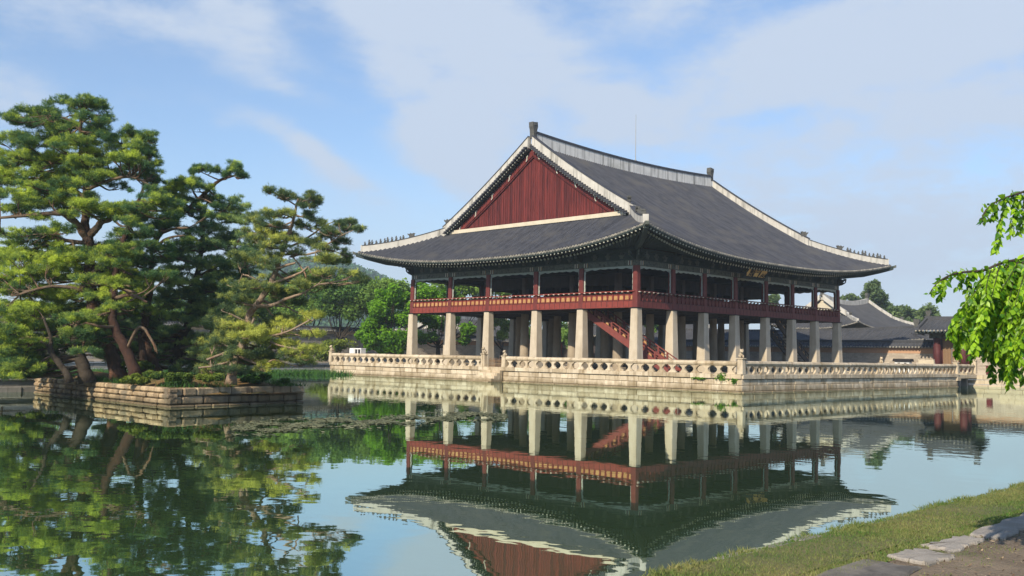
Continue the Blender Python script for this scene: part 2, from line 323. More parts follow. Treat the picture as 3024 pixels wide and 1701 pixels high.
def tag(o, label=None, cat=None, group=None, kind=None):
    if label: o['label'] = label
    if cat: o['category'] = cat
    if group: o['group'] = group
    if kind: o['kind'] = kind
    return o
def thing(name, label, cat, loc=(0, 0, 0), group=None):
    o = bpy.data.objects.new(name, None); o.empty_display_size = .3; C.objects.link(o); o.location = loc
    return tag(o, label, cat, group)
def dup(o, parent, loc=None, rz=None):
    c = o.copy(); C.objects.link(c); c.parent = parent
    if loc is not None: c.location = loc
    if rz is not None: c.rotation_euler = (0, 0, rz)
    return c
def smoothpath(pts, k=4):
    """Catmull-Rom through the rows of pts"""
    p = np.asarray(pts, float); p = np.vstack([2*p[0]-p[1], p, 2*p[-1]-p[-2]]); out = []
    for i in range(1, len(p)-2):
        for u in np.linspace(0, 1, k, endpoint=False):
            a, b, c, d = p[i-1], p[i], p[i+1], p[i+2]
            out.append(.5*((2*b)+(-a+c)*u+(2*a-5*b+4*c-d)*u*u+(-a+3*b-3*c+d)*u**3))
    out.append(p[-2]); return np.array(out)

# ------------------------------------------------------------------ palace roofs (used by the pavilion and the halls behind)
class Roof:
    def __init__(s, A, B, A0, B0, g, zr, ze, lift, sag=.4, c=.16, tile=.33, rows=18):
        s.A, s.B, s.A0, s.B0, s.g, s.zr, s.ze, s.lift, s.sag, s.c, s.tile, s.rows = A, B, A0, B0, g, zr, ze, lift, sag, c, tile, rows
        s.hb = B-(A-g)
    def ye(s, x): return s.B0+(s.B-s.B0)*(abs(x)/s.A)**3
    def xe(s, y): return s.A0+(s.A-s.A0)*(abs(y)/s.B)**3
    def lx(s, x): return s.lift*(abs(x)/s.A)**2.6
    def ly(s, y): return s.lift*(abs(y)/s.B)**2.6
    def zl(s, x, y):
        t = abs(y)/s.ye(x)
        return s.ze+(s.zr-s.ze)*((1-t)*(1-s.c*t))+s.lx(x)*t*t+s.sag*min(1, abs(x)/s.g)**2*(1-t)
    def top(s, y):
        ay = abs(y)
        if ay <= s.hb: return s.g-.35, s.zl(s.g, s.hb)
        x = s.g+(ay-s.hb); return x, s.zl(x, ay)
    def zs(s, x, y):
        xt, zt = s.top(y); xe = s.xe(y); q = (abs(x)-xt)/max(1e-6, xe-xt)
        return zt+(s.ze+s.ly(y)-zt)*(q*(1+.14*(1-q)))
    def eave_l(s, x, sg): return np.array([x, sg*s.ye(x), s.ze+s.lx(x)])
    def eave_s(s, y, sg): return np.array([sg*s.xe(y), y, s.ze+s.ly(y)])
    PH = ((0, 0), (.22, 0), (.32, .6), (.5, 1.0), (.68, .6), (.78, 0))
    def slopes(s, mb, sides=('l-', 'l+', 's-', 's+'), bump=.135):
        for side in sides:
            sg = -1 if side[1] == '-' else 1
            half = s.A-.05 if side[0] == 'l' else s.B-.05
            n = int(2*half/s.tile); step = 2*half/n; us, hs = [], []
            for i in range(n):
                for p, h in s.PH: us.append(-half+(i+p)*step); hs.append(h*bump)
            us.append(half); hs.append(0)
            G = np.zeros((len(us), s.rows+1, 3)); T = []
            for i, (u, h) in enumerate(zip(us, hs)):
                if side[0] == 'l':
                    y0 = .15 if abs(u) <= s.g else s.hb+abs(u)-s.g
                    y1 = s.ye(u)
                    for j in range(s.rows+1):
                        y = y0+(y1-y0)*j/s.rows; G[i, j] = (u, sg*y, s.zl(u, y)+h)
                else:
                    x0, _ = s.top(u); x1 = s.xe(u)
                    for j in range(s.rows+1):
                        x = x0+(x1-x0)*j/s.rows; G[i, j] = (sg*x, u, s.zs(x, u)+h)
            for i in range(len(us)-1):
                b = rng.random()*.5
                for j in range(s.rows): T.append(float(b+.5*rng.random()))
            mb.grid(G, T, flip=(side in ('l-', 's+')))
    def eave_ends(s, mb, sides):
        """row of round tile ends closing the cover tiles along the eaves"""
        for side in sides:
            sg = -1 if side[1] == '-' else 1; half = s.A-.1 if side[0] == 'l' else s.B-.1
            n = int(2*half/s.tile); step = 2*half/n
            for i in range(n):
                u = -half+(i+.5)*step
                e = s.eave_l(u, sg) if side[0] == 'l' else s.eave_s(u, sg)
                d = np.array([0, sg, -.25]) if side[0] == 'l' else np.array([sg, 0, -.25])
                mb.tube([e+d*(-.05)+(0, 0, .02), e+d*.06+(0, 0, .01)], .088, 7)
                a = (step*.48 if side[0] == 'l' else 0, step*.48 if side[0] == 's' else 0)
                v = e+d*.03; v2 = np.array([a[0], a[1], 0])
                c0 = v+v2*.5; c1 = v+v2*1.5
                mb.add([c0+(0, 0, .02), c1+(0, 0, .02), c1*.72+c0*.28-(0, 0, .12), c0*.72+c1*.28-(0, 0, .12)], [(0, 1, 2, 3)])
    def rake(s, k=24, x=None, y1=None):
        x = s.g if x is None else x; y1 = s.hb if y1 is None else y1
        return [(y, s.zl(x, y)) for y in np.linspace(.25, y1, k)]
    def hip(s, k=14, end=.45):
        return [(s.g+u, s.hb+u, s.zl(s.g+u, s.hb+u)) for u in np.linspace(0, s.A-s.g-end, k)]

# =====================================================================================================
#  PAVILION
# =====================================================================================================
PIL_T = 6.387; FLOOR = 1.16
BY = [14.25, 8.447, 3.094, -3.094, -8.447, -14.25]
BX = [-17.2, -12.339, -7.66, -2.68, 2.68, 7.66, 12.339, 17.2]
pav = thing("pavilion", "large two storey wooden pavilion with dark tiled roof on tall stone pillars in the pond", "pavilion", (0, 0, 0))
RF = Roof(21.38, 18.38, 20.6, 17.75, 15.0, 21.75, 10.92, 1.62, sag=.5)

# stone pillars
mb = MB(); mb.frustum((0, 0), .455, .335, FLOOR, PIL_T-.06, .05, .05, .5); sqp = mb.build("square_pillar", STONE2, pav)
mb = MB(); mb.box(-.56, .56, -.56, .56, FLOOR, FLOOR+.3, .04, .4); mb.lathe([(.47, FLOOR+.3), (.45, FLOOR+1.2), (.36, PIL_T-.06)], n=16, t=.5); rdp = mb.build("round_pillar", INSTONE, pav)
mb = MB(); mb.box(-.40, .40, -.40, .40, PIL_T-.06, PIL_T+.02, .02, .3); cap0 = mb.build("pillar_cap", DARK, sqp)
first = {'s': True, 'r': True}
for i, x in enumerate(BX):
    for j, y in enumerate(BY):
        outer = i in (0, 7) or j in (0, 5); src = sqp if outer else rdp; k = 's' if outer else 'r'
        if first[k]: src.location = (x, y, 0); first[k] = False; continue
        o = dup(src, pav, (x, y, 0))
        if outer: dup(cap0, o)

# upper floor: deck, joists
mb = MB(); mb.box(-17.25, 17.25, -14.3, 14.3, 6.46, 6.75, .02, .4)
for y in BY: mb.box(-17.4, 17.4, y-.19, y+.19, 6.385, 6.46, 0, .4)
for x in BX: mb.box(x-.19, x+.19, -14.4, 14.4, 6.392, 6.458, 0, .3)
for y in np.arange(-14, 14.1, .7): mb.box(-17.3, 17.3, y-.06, y+.06, 6.40, 6.457, 0)
mb.build("deck", INREDL, pav)

# red columns of the upper floor
def red_column(x, y, mat, r=.25):
    mb = MB(); mb.frustum((0, 0), r*1.05, r*.93, 6.42, 9.82, .05, .05, .5); return mb.build("wooden_column", mat, pav)
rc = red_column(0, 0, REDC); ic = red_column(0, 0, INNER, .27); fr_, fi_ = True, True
for i, x in enumerate(BX):
    for j, y in enumerate(BY):
        outer = i in (0, 7) or j in (0, 5)
        if outer and fr_: rc.location = (x, y, 0); fr_ = False; continue
        if not outer and fi_: ic.location = (x, y, 0); fi_ = False; continue
        dup(rc if outer else ic, pav, (x, y, 0))

# railings: one per bay; bracket shaped balusters are sub-parts
def wall_frame(side, c0, c1):
    """returns fn(u, w, d): u along the bay from its left end seen from outside, w height, d outward"""
    if side == 'w': return lambda u, w, d: (-17.2-d, c0-u, w)
    if side == 's': return lambda u, w, d: (c0+u, -14.25-d, w)
    if side == 'e': return lambda u, w, d: (17.2+d, c0+u, w)
    return lambda u, w, d: (c0-u, 14.25+d, w)
bays = [('w', BY[k], BY[k+1]) for k in range(5)]+[('s', BX[k], BX[k+1]) for k in range(7)]
hid = [('e', -BY[k], -BY[k+1]) for k in range(5)]+[('n', -BX[k], -BX[k+1]) for k in range(7)]
BAL = [(-.03, 6.97), (.13, 6.97), (.15, 7.08), (.10, 7.24), (.09, 7.38), (.15, 7.52), (.30, 7.60), (.30, 7.66), (.18, 7.66), (.05, 7.56), (-.03, 7.4)]
for side, c0, c1 in bays+hid:
    L_ = abs(c1-c0); F = wall_frame(side, c0, c1); vis = (side in 'ws')
    mb = MB()
    def bx(u0, u1, w0, w1, d0, d1, t=None, mi=0):
        p = [F(u, w, d) for u in (u0, u1) for w in (w0, w1) for d in (d0, d1)]; p = np.array(p)
        mb.box(*[q for ax in range(3) for q in (p[:, ax].min(), p[:, ax].max())], .0, t, mi)
    e0 = -.03; e1 = L_+.03
    bx(e0, e1, 6.40, 6.94, .06, .235, .55)               # fascia of broad boards
    bx(e0, e1, 6.94, 6.965, .03, .25, .3, 1)
    bx(e0, e1, 6.965, 7.52, .06, .12, .4)                # panel behind the brackets
    bx(e0, e1, 7.52, 7.56, .04, .17, .3, 1)
    n = max(8, round(L_/.575)); st = L_/n
    mb.tube([F(e0, 7.72, .33), F(e1, 7.72, .33)], .05, 8, .5)
    for k in range(n):
        a = k*st+.10; b = (k+1)*st-.10                   # ochre cut-out panels, trapezoid
        q = [F(a+.04, 7.38, .150), F(b-.04, 7.38, .150), F(b, 7.06, .150), F(a, 7.06, .150)]
        q2 = [F(a+.04, 7.38, .12), F(b-.04, 7.38, .12), F(b, 7.06, .12), F(a, 7.06, .12)]
        mb.add(q+q2, [(0, 1, 2, 3), (0, 3, 7, 4), (1, 0, 4, 5), (2, 1, 5, 6), (3, 2, 6, 7)], None, 2)
        if k: bx(k*st-.014, k*st+.014, 6.45, 6.92, .235, .245, .1, 1)
    rail = mb.build("railing", [RED if side == "w" else REDC, DARK, OCHRE if side == "w" else SHADEPANEL], pav)  # sunlit side in full red; darker red and panels paint shade elsewhere
    bm = MB()
    for k in range(n+1):
        if not vis:
            bm.extrude(BAL, lambda u, w, d: F(k*st+d, w, u+.09), -.04, .04); continue
        b2 = MB(); b2.extrude(BAL, lambda u, w, d: F(k*st+d, w, u+.09), -.04, .04, .35)
        p = np.array([F(k*st+a, w, d) for a in (-.085, .085) for w in (7.66, 7.74) for d in (.26, .42)])
        b2.box(p[:, 0].min(), p[:, 0].max(), p[:, 1].min(), p[:, 1].max(), 7.64, 7.70, .015, .6, 1)
        if k < n or side == 's': b2.build("baluster", [RED if side == "w" else REDC, RAFEND], rail)  # same darker red carries the shade off the west side
    if not vis: bm.build("balusters", RED, rail)

# beam, bracket zone, purlin, valances
def ring_boxes(mb, hx, hy, th, z0, z1, t=.5, mi=0):
    mb.box(-hx-th, hx+th, -hy-th, -hy+th, z0, z1, .015, t, mi); mb.box(-hx-th, hx+th, hy-th, hy+th, z0, z1, .015, t, mi)
    mb.box(-hx-th, -hx+th, -hy+th, hy-th, z0, z1, 0, t, mi); mb.box(hx-th, hx+th, -hy+th, hy-th, z0, z1, 0, t, mi)
mb = MB(); ring_boxes(mb, 17.2, 14.25, .17, 9.82, 10.28, .6); mb.build("lintel_beam", GREEN2, pav)
mb = MB(); ring_boxes(mb, 17.2, 14.25, .24, 10.28, 10.40, .4); ring_boxes(mb, 17.2, 14.25, .10, 10.40, 10.95, .2)
ring_boxes(mb, 17.2, 14.25, .20, 10.95, 11.25, .5); mb.build("bracket_frieze", GREEN, pav)
WING = [(0, 10.30), (.30, 10.30), (.62, 10.36), (.95, 10.52), (1.05, 10.62), (.80, 10.60), (.62, 10.60), (.85, 10.74), (1.08, 10.90), (1.12, 11.0), (.78, 10.93), (.5, 10.93), (.5, 11.2), (0, 11.2)]
def bracket(x, y, nx, ny, ln=.85):
    mb = MB(); px, py = -ny, nx
    for off, dep, t in ((0, .085, .5),):
        mb.extrude(WING, lambda u, w, d: (x+nx*u*ln+px*d, y+ny*u*ln+py*d, w), -dep, dep, t, 0)
    mb.extrude([(.98, 10.58), (1.09, 10.60), (1.16, 10.98), (1.05, 10.98)], lambda u, w, d: (x+nx*u*ln+px*d, y+ny*u*ln+py*d, w), -.05, .05, .6, 1)
    return mb.build("bracket_arm", [GREEN, GREEN2], pav)
for y in BY:
    bracket(-17.3, y, -1, 0)
    if y > -14: bracket(17.3, y, 1, 0)
for x in BX:
    bracket(x, -14.35, 0, -1)
    if x > -17: bracket(x, 14.35, 0, 1)
for sx in (-1, 1):
    for sy in (-1, 1):
        if sx != sy: continue
        bracket(sx*17.25, sy*14.3, sx*.707, sy*.707, 1.05)
# scroll shaped struts between the brackets
mb0 = None; SCR = [(-.22, 10.42), (.22, 10.42), (.16, 10.52), (.30, 10.66), (.34, 10.80), (.18, 10.74), (.10, 10.92), (-.10, 10.92), (-.18, 10.74), (-.34, 10.80), (-.30, 10.66), (-.16, 10.52)]
for side, c0, c1 in bays:
    L_ = abs(c1-c0); F = wall_frame(side, c0, c1)
    for u0 in (.3, L_-.75):
        for q_, (w_, mt_) in enumerate(((.09, RAFEND), (.07, REDC), (.12, PALE), (.06, OCHRE))):
            mb = MB(); p = np.array([F(u0+.115*q_+a, w, d) for a in (0, w_) for w in (9.87, 10.23) for d in (.171, .176)])
            mb.box(p[:, 0].min(), p[:, 0].max(), p[:, 1].min(), p[:, 1].max(), 9.87, 10.23, 0, .4); mb.build("painted_band", mt_, pav)
    for k in (.25, .5, .75):
        mb = MB(); mb.extrude(SCR, lambda u, w, d: F(L_*k+u, w, d), .11, .17, .5); mb.build("carved_strut", GREEN2, pav)
for side, c0, c1 in bays+hid:
    L_ = abs(c1-c0); F = wall_frame(side, c0, c1); mb = MB(); n = 30; a0 = .25; a1 = L_-.25
    def drop(q):   # scalloped lower edge, deeper at the corners
        e = min(q, 1-q); return .13+.15*max(0, 1-e/.13)+.055*abs(math.sin(q*math.pi*6))+.05*math.exp(-((e-.22)/.05)**2)
    tp = [(a0+(a1-a0)*k/n, 9.82) for k in range(n+1)]; bt = [(a0+(a1-a0)*k/n, 9.82-drop(k/n)) for k in range(n+1)]
    v = [F(u, w, d) for d in (.02, .07) for u, w in tp+bt]; m_ = n+1; f = []
    for k in range(n):
        f += [(k, k+1, m_+k+1, m_+k), (2*m_+k+1, 2*m_+k, 3*m_+k, 3*m_+k+1), (m_+k, m_+k+1, 3*m_+k+1, 3*m_+k)]
    mb.add(v, f, .5)
    for sgn, b0 in ((1, a0), (-1, a1)):
        ks = 16; o_ = [(b0, 7.78+(9.70-7.78)*k/ks) for k in range(ks+1)]
        i_ = [(b0+sgn*(.10+.035*abs(math.sin(k/ks*math.pi*4))+.05*max(0, (k/ks-.8)/.2)), 7.78+(9.70-7.78)*k/ks) for k in range(ks+1)]
        v = [F(u, w, d) for d in (.02, .07) for u, w in o_+i_]; m_ = ks+1; f = []
        for k in range(ks): f += [(k, k+1, m_+k+1, m_+k), (2*m_+k+1, 2*m_+k, 3*m_+k, 3*m_+k+1), (m_+k, m_+k+1, 3*m_+k+1, 3*m_+k)]
        mb.add(v, f, .5)
    mb.build("valance", PALE, pav)
# inner hall: ceiling, inner beams, raised lattice doors
mb = MB(); mb.box(-17.0, 17.0, -14.05, 14.05, 10.30, 10.42, 0, .3)
for y in BY[1:-1]: mb.box(-17, 17, y-.15, y+.15, 9.82, 10.3, 0, .3)
for x in BX[1:-1]: mb.box(x-.15, x+.15, -14, 14, 9.83, 10.29, 0, .4)
for x in np.arange(-16.5, 16.6, 1.1): mb.box(x-.05, x+.05, -14, 14, 10.22, 10.3, 0)
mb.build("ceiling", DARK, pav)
for i in range(1, 6):
    for y, dz in ((BY[1], 0), (BY[4], 0)):
        mb = MB(); mb.box(BX[i]+.3, BX[i+1]-.3, y-.06, y+.06, 8.75, 9.82, .01, .4)
        for k in range(1, 5): u = BX[i]+.3+(BX[i+1]-BX[i]-.6)*k/5; mb.box(u-.03, u+.03, y-.09, y+.09, 8.75, 9.8, 0, .8)
        mb.build("raised_door", INREDL, pav)
for j in range(1, 4):
    for x in (BX[1], BX[6]):
        mb = MB(); mb.box(x-.06, x+.06, BY[j+1]+.3, BY[j]-.3, 8.75, 9.82, .01, .4)
        for k in range(1, 5): u = BY[j+1]+.3+(BY[j]-BY[j+1]-.6)*k/5; mb.box(x-.09, x+.09, u-.03, u+.03, 8.75, 9.8, 0, .8)
        mb.build("raised_door", INREDL, pav)
mb = MB(); mb.box(BX[2], BX[5], BY[2]-.05, BY[2]+.05, 7.0, 9.8, 0, .3); mb.box(BX[5]-.05, BX[5]+.05, BY[3], BY[2]-.06, 7.0, 9.8, 0, .5)
mb.build("inner_partition", INREDL, pav)

# ---- roof
mb = MB(); RF.slopes(mb); roof = mb.build("roof", TILE, pav, True)
mb = MB(); RF.eave_ends(mb, ('l-', 's-', 'l+', 's+')); mb.build("eave_tile_ends", TILEEND, roof)
def sides_iter():
    for side in ('s-', 'l-', 'l+', 's+'):
        sg = -1 if side[1] == '-' else 1; half = RF.A if side[0] == 'l' else RF.B
        yield side, sg, half
def eave_pt(side, sg, u): return RF.eave_l(u, sg) if side[0] == 'l' else RF.eave_s(u, sg)
def inner_pt(side, sg, u, half):
    wall, lim = (14.25, 17.2) if side[0] == 'l' else (17.2, 14.25)
    a = half*.52; v = u if abs(u) < a else math.copysign(a+(abs(u)-a)*(lim-a)/(half-a), u)
    return np.array([v, sg*wall, 11.35]) if side[0] == 'l' else np.array([sg*wall, v, 11.35])
fas = MB(); sof = MB()
for side, sg, half in sides_iter():
    us = np.linspace(-half+.05, half-.05, 70); E = np.array([eave_pt(side, sg, u) for u in us]); I = np.array([inner_pt(side, sg, u, half) for u in us])
    dn = I-E; dn[:, 2] = 0; dn /= np.linalg.norm(dn, axis=1)[:, None]
    fas.sweep(E+dn*.06+(0, 0, -.13), .10, -.07, .10, .3)
    fas.sweep(E+dn*1.45+(0, 0, -.36), .12, -.08, .06, .4)
    A_ = E+dn*.12+(0, 0, -.15); M_ = E+dn*1.45+(0, 0, -.22); J_ = I+(0, 0, .30)
    M_[:, 2] = np.minimum(M_[:, 2], A_[:, 2]+.18); sof.grid(np.stack([A_, M_, J_], 1), flip=(side in ('l-', 's+')))
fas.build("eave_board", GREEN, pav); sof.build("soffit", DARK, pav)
nr = {'rafter': 0, 'flying_rafter': 0}; rest = MB(); 
for side, sg, half in sides_iter():
    n = int(2*half/.43); order = range(n) if side != 'l-' else range(n)
    for k in order:
        u = -half+.22+(2*half-.44)*k/(n-1); E = eave_pt(side, sg, u); I = inner_pt(side, sg, u, half)
        dn = I-E; dh = dn.copy(); dh[2] = 0; dh /= np.linalg.norm(dh)
        P0 = E+dh*1.22+(0, 0, -.42); P1 = I+(0, 0, .08)
        Q0 = E+dh*.13+(0, 0, -.27); Q1 = E+dh*2.4+(0, 0, -.06)
        for nm, a, b, r, ns in (('rafter', P0, P1, .105, 8), ('flying_rafter', Q0, Q1, .085, 4)):
            indiv = side == 's-' or (side == 'l-' and nr[nm] < 100)
            mbx = MB() if indiv else rest
            mbx.tube([b, a], r, ns, .4, 0, 1)
            if indiv: nr[nm] += 1; mbx.build(nm, [GREEN, RAFEND], pav)
rest.build("rafters", [GREEN, RAFEND], pav, kind='stuff')
for sx in (-1, 1):       # corner beams under the hips
    for sy in (-1, 1):
        c = np.array([sx*RF.A, sy*RF.B, RF.ze+RF.lift]); d = np.array([sx*.707, sy*.707, 0])
        mb = MB(); mb.sweep([c-d*6+(0, 0, -1.35), c-d*3+(0, 0, -1.05), c-d*1.2+(0, 0, -.62), c+d*.1+(0, 0, -.25)], .34, -.2, .22, .5)
        mb.sweep([c-d*.35+(0, 0, -.3), c+d*.42+(0, 0, -.02)], .30, -.17, .10, .7, 1)
        mb.build("corner_rafter", [GREEN, GREEN2], pav)

# ridges
path = [(x, 0, RF.zl(x, .2)) for x in np.linspace(-14.75, 14.75, 31)]
mb = MB(); mb.sweep(path, .50, -.3, 1.12, .5); mb.sweep(path, .62, 1.12, 1.24, .4, 1); mb.sweep(path, .40, 1.24, 1.40, .3, 1)
mb.build("main_ridge", [RIDGE, TILE], roof)
def hip_name(sx, sy): return None
CHW = [(-.30, -.45), (.34, -.45), (.30, .0), (.36, .35), (.48, .62), (.50, 1.05), (.30, 1.02), (-.36, 1.10), (-.42, .62), (-.30, .38), (-.22, .05)]
for sx in (-1, 1):
    mb = MB(); z0 = path[0][2]+1.15
    mb.extrude([(u*(.95), w) for u, w in CHW], lambda u, w, d: (sx*(14.75+u*.8), d, z0+w), -.27, .27, .5)
    mb.box(*sorted((sx*14.5, sx*15.0)), -.31, .31, z0+.72, z0+.9, .03, .6)
    mb.build("ridge_end_ornament", DRAGON, roof)
    for sy in (-1, 1):
        rk = [(sx*(RF.g+.02), sy*y, z) for y, z in RF.rake(26, None, RF.hb+.25)]
        mb = MB(); mb.sweep(rk, .40, -.25, .80, .55); mb.sweep(rk, .50, .80, .89, .4, 1)
        mb.build("descending_ridge", [PLASTER, TILE], roof)
        hp = [(sx*x, sy*y, z) for x, y, z in RF.hip(16, .35)]
        mb = MB(); mb.sweep(hp, .38, -.25, .60, .5); mb.sweep(hp, .46, .60, .67, .4, 1)
        e = np.array(hp[-1]); d = np.array([sx, sy, 0])*.707
        mb.sweep([e-d*.02, e+d*.10], .46, -.2, .66, .8)
        mb.build("hip_ridge", [PLASTER, TILE], roof)
# beast heads and the row of small figures on each hip
def beast():
    mb = MB(); mb.extrude([(-.28, 0), (.26, 0), (.28, .16), (.42, .30), (.44, .42), (.24, .36), (.12, .50), (-.02, .42), (-.2, .52), (-.34, .46), (-.24, .28), (-.3, .16)], lambda u, w, d: (u, d, w), -.15, .15, .5)
    return mb.build("beast_head", DRAGON, roof)
def figure():
    mb = MB(); mb.lathe([(.11, 0), (.12, .1), (.085, .22), (.055, .28), (.075, .34), (.06, .41), (.02, .46)], n=8, t=.4)
    mb.add([(.05, -.03, .3), (.05, .03, .3), (.16, 0, .28), (.06, 0, .36)], [(0, 1, 2), (1, 3, 2), (0, 2, 3)]); mb.tube([(-.08, 0, .05), (-.14, 0, .28)], .03, 5)
    return mb.build("roof_figure", DRAGON, roof)
bh = beast(); fg = figure(); fb = ff = True
for sx, sy in ((-1, -1), (-1, 1), (1, -1), (1, 1)):
    a = math.atan2(sy, sx); hp = RF.hip(60, .35)
    z = RF.zl(RF.g, RF.hb-.35); o = bh if fb else dup(bh, roof); fb = False; o.location = (sx*RF.g, sy*(RF.hb-.35), z+.80); o.rotation_euler = (0, 0, a); o.scale = (1, 1, 1)
    q = hp[24]; o = dup(bh, roof, (sx*q[0], sy*q[1], q[2]+.66), a); o.scale = (1, 1, .85)
    for k in range(11):
        f_ = .50+.47*k/10; q = hp[int(round(f_*59))]
        o = fg if ff else dup(fg, roof); ff = False; o.location = (sx*q[0], sy*q[1], q[2]+.66); o.rotation_euler = (0, 0, a+random.uniform(-.5, .5)); s_ = random.uniform(.85, 1.15); o.scale = (s_, s_, s_*random.uniform(.8, 1.1))
# gables
for sx in (-1, 1):
    zb = RF.zl(RF.g, RF.hb)+.12
    gx = RF.g-.45
    mb = MB(); w = .30; ym = RF.hb-.35; nb = int(2*ym/w)
    for k in range(nb):
        y0 = -ym+2*ym*k/nb+.012; y1 = -ym+2*ym*(k+1)/nb-.012
        za = RF.zl(RF.g, abs(y0))-.62; zc = RF.zl(RF.g, abs(y1))-.62
        if y0 < 0 < y1: za = zc = max(za, zc)
        if max(za, zc) < zb+.02: continue
        za = max(za, zb+.01); zc = max(zc, zb+.01); th = random.uniform(0, .025)
        x0, x1 = sx*(gx-.06), sx*(gx+th)
        mb.add([(x, y, z) for x in (x0, x1) for y, z in ((y0, zb), (y1, zb), (y1, zc), (y0, za))], [(4, 5, 6, 7), (0, 3, 2, 1), (0, 4, 7, 3), (1, 2, 6, 5), (3, 7, 6, 2)])
        b_ = sx*(gx+.05); mb.box(*sorted((sx*(gx), b_)), y1-.012, y1+.036, zb, max(zb+.01, zc-.02), 0)
    mb.box(*sorted((sx*(gx-.3), sx*(gx-.07))), -ym+3.2, ym-3.2, zb-.3, zb+1.0, 0)
    mb.build("gable_planks", PLANK, pav)
    for sy in (-1, 1):
        rk = [(sx*(gx+.17), sy*y, z-.62) for y, z in RF.rake(26, None, RF.hb-.1)]; rk[0] = (rk[0][0], 0, rk[0][2]+.12)
        mb = MB(); mb.sweep(rk, .14, -.42, .18, .8)
        rk2 = [(sx*(gx+.09), y, z-.42) for _, y, z in rk]; mb.sweep(rk2, .16, -.17, 0.0, .2)
        bg_ = mb.build("bargeboard", PLANK, pav)
        for q in (.06, .26, .46, .66, .86):
            i = int(q*25); c = rk[i]; mb = MB(); mb.tube([(c[0]+sx*.1, c[1]-sy*.1, c[2]+.14), (c[0]+sx*.14, c[1], c[2]-.05), (c[0]+sx*.1, c[1]+sy*.04, c[2]-.32), (c[0]+sx*.1, c[1]+sy*.16, c[2]-.45)], .05, 6, .7); mb.build("bargeboard_clip", RAFEND, bg_)
        mt_ = MB(); mr_ = MB(); yy, zz = zip(*RF.rake(400)); cum = np.concatenate([[0], np.cumsum(np.hypot(np.diff(yy), np.diff(zz)))])
        for q in np.arange(.2, cum[-1]-.2, .34):
            y = np.interp(q, cum, yy); z = np.interp(q, cum, zz)
            mt_.tube([(sx*(RF.g-.1), sy*y, z-.02), (sx*(RF.g+.62), sy*y, z-.16)], .10, 7)
            mt_.box(*sorted((sx*(RF.g-.1), sx*(RF.g+.58))), *sorted((sy*(y-.05), sy*(y+.27))), z-.3, z-.2, 0)
            mr_.tube([(sx*(gx-.1), sy*y, z-.30), (sx*(RF.g+.42), sy*y, z-.36)], .075, 6, None, 0, 1)
        mt_.build("verge_tiles", TILE, roof); mr_.build("verge_rafters", [GREEN, RAFEND], pav)
    p_ = [(sx*(RF.g-.12), y, RF.zl(RF.g, RF.hb)) for y in np.linspace(-RF.hb+.55, RF.hb-.55, 12)]
    mb = MB(); mb.sweep(p_, .34, -.1, .26, .8); mb.build("gable_base_ridge", CREAM, roof)
# lightning rod on the ridge
mb = MB(); zt = RF.zl(.8, .2)+1.38; mb.lathe([(.12, 0), (.12, .12), (.05, .2)], (.8, 0, zt), 8); mb.tube([(.8, 0, zt), (.8, 0, zt+5.0)], [.05, .022], 6); mb.build("lightning_rod", METAL, roof)
# name board with three gold characters
plq = thing("name_board", "dark wooden name board with three gold characters hung under the south eave", "sign", (-1.6, -15.9, 10.3))
def tilt(v): v = np.asarray(v, float); a = R(33); return np.stack([v[:, 0], v[:, 1]*math.cos(a)-v[:, 2]*math.sin(a), v[:, 1]*math.sin(a)+v[:, 2]*math.cos(a)], 1)
mb = MB(); mb.box(-1.75, 1.75, -.05, .05, -.55, .55, .02, .3, 0, lambda v: tilt(v)); plb = mb.build("board", DARK, plq)
mb = MB()
for bx_ in ((-1.85, 1.85, -.09, .06, .55, .66), (-1.85, 1.85, -.09, .06, -.66, -.55), (-1.86, -1.75, -.09, .06, -.549, .549), (1.75, 1.86, -.09, .06, -.549, .549)): mb.box(*bx_, .015, .3, 0, lambda v: tilt(v))
mb.tube([(-1.5, .1, .5), (-1.5, 1.2, .75)], .04, 6, .3); mb.tube([(1.5, .1, .5), (1.5, 1.2, .75)], .04, 6, .3)
mb.build("frame", GREEN, plq)
for k, ch in enumerate("\u6a13\u6703\u6176"):
    cu = bpy.data.curves.new("character", 'FONT'); cu.body = ch; cu.size = 1.05; cu.extrude = .02; cu.align_x = 'CENTER'; cu.align_y = 'CENTER'; cu.offset = .03
    o = bpy.data.objects.new("character", cu); C.objects.link(o); o.parent = plq; cu.materials.append(GOLD)
    dg = bpy.context.evaluated_depsgraph_get(); me = bpy.data.meshes.new_from_object(o.evaluated_get(dg)); bpy.data.objects.remove(o)
    me.name = "character"; o = bpy.data.objects.new("character", me); C.objects.link(o); o.parent = plq
    if not me.materials: me.materials.append(GOLD)
    o.rotation_euler = (R(123), 0, 0); o.location = tilt([((k-1)*1.1, -.075, 0)])[0]
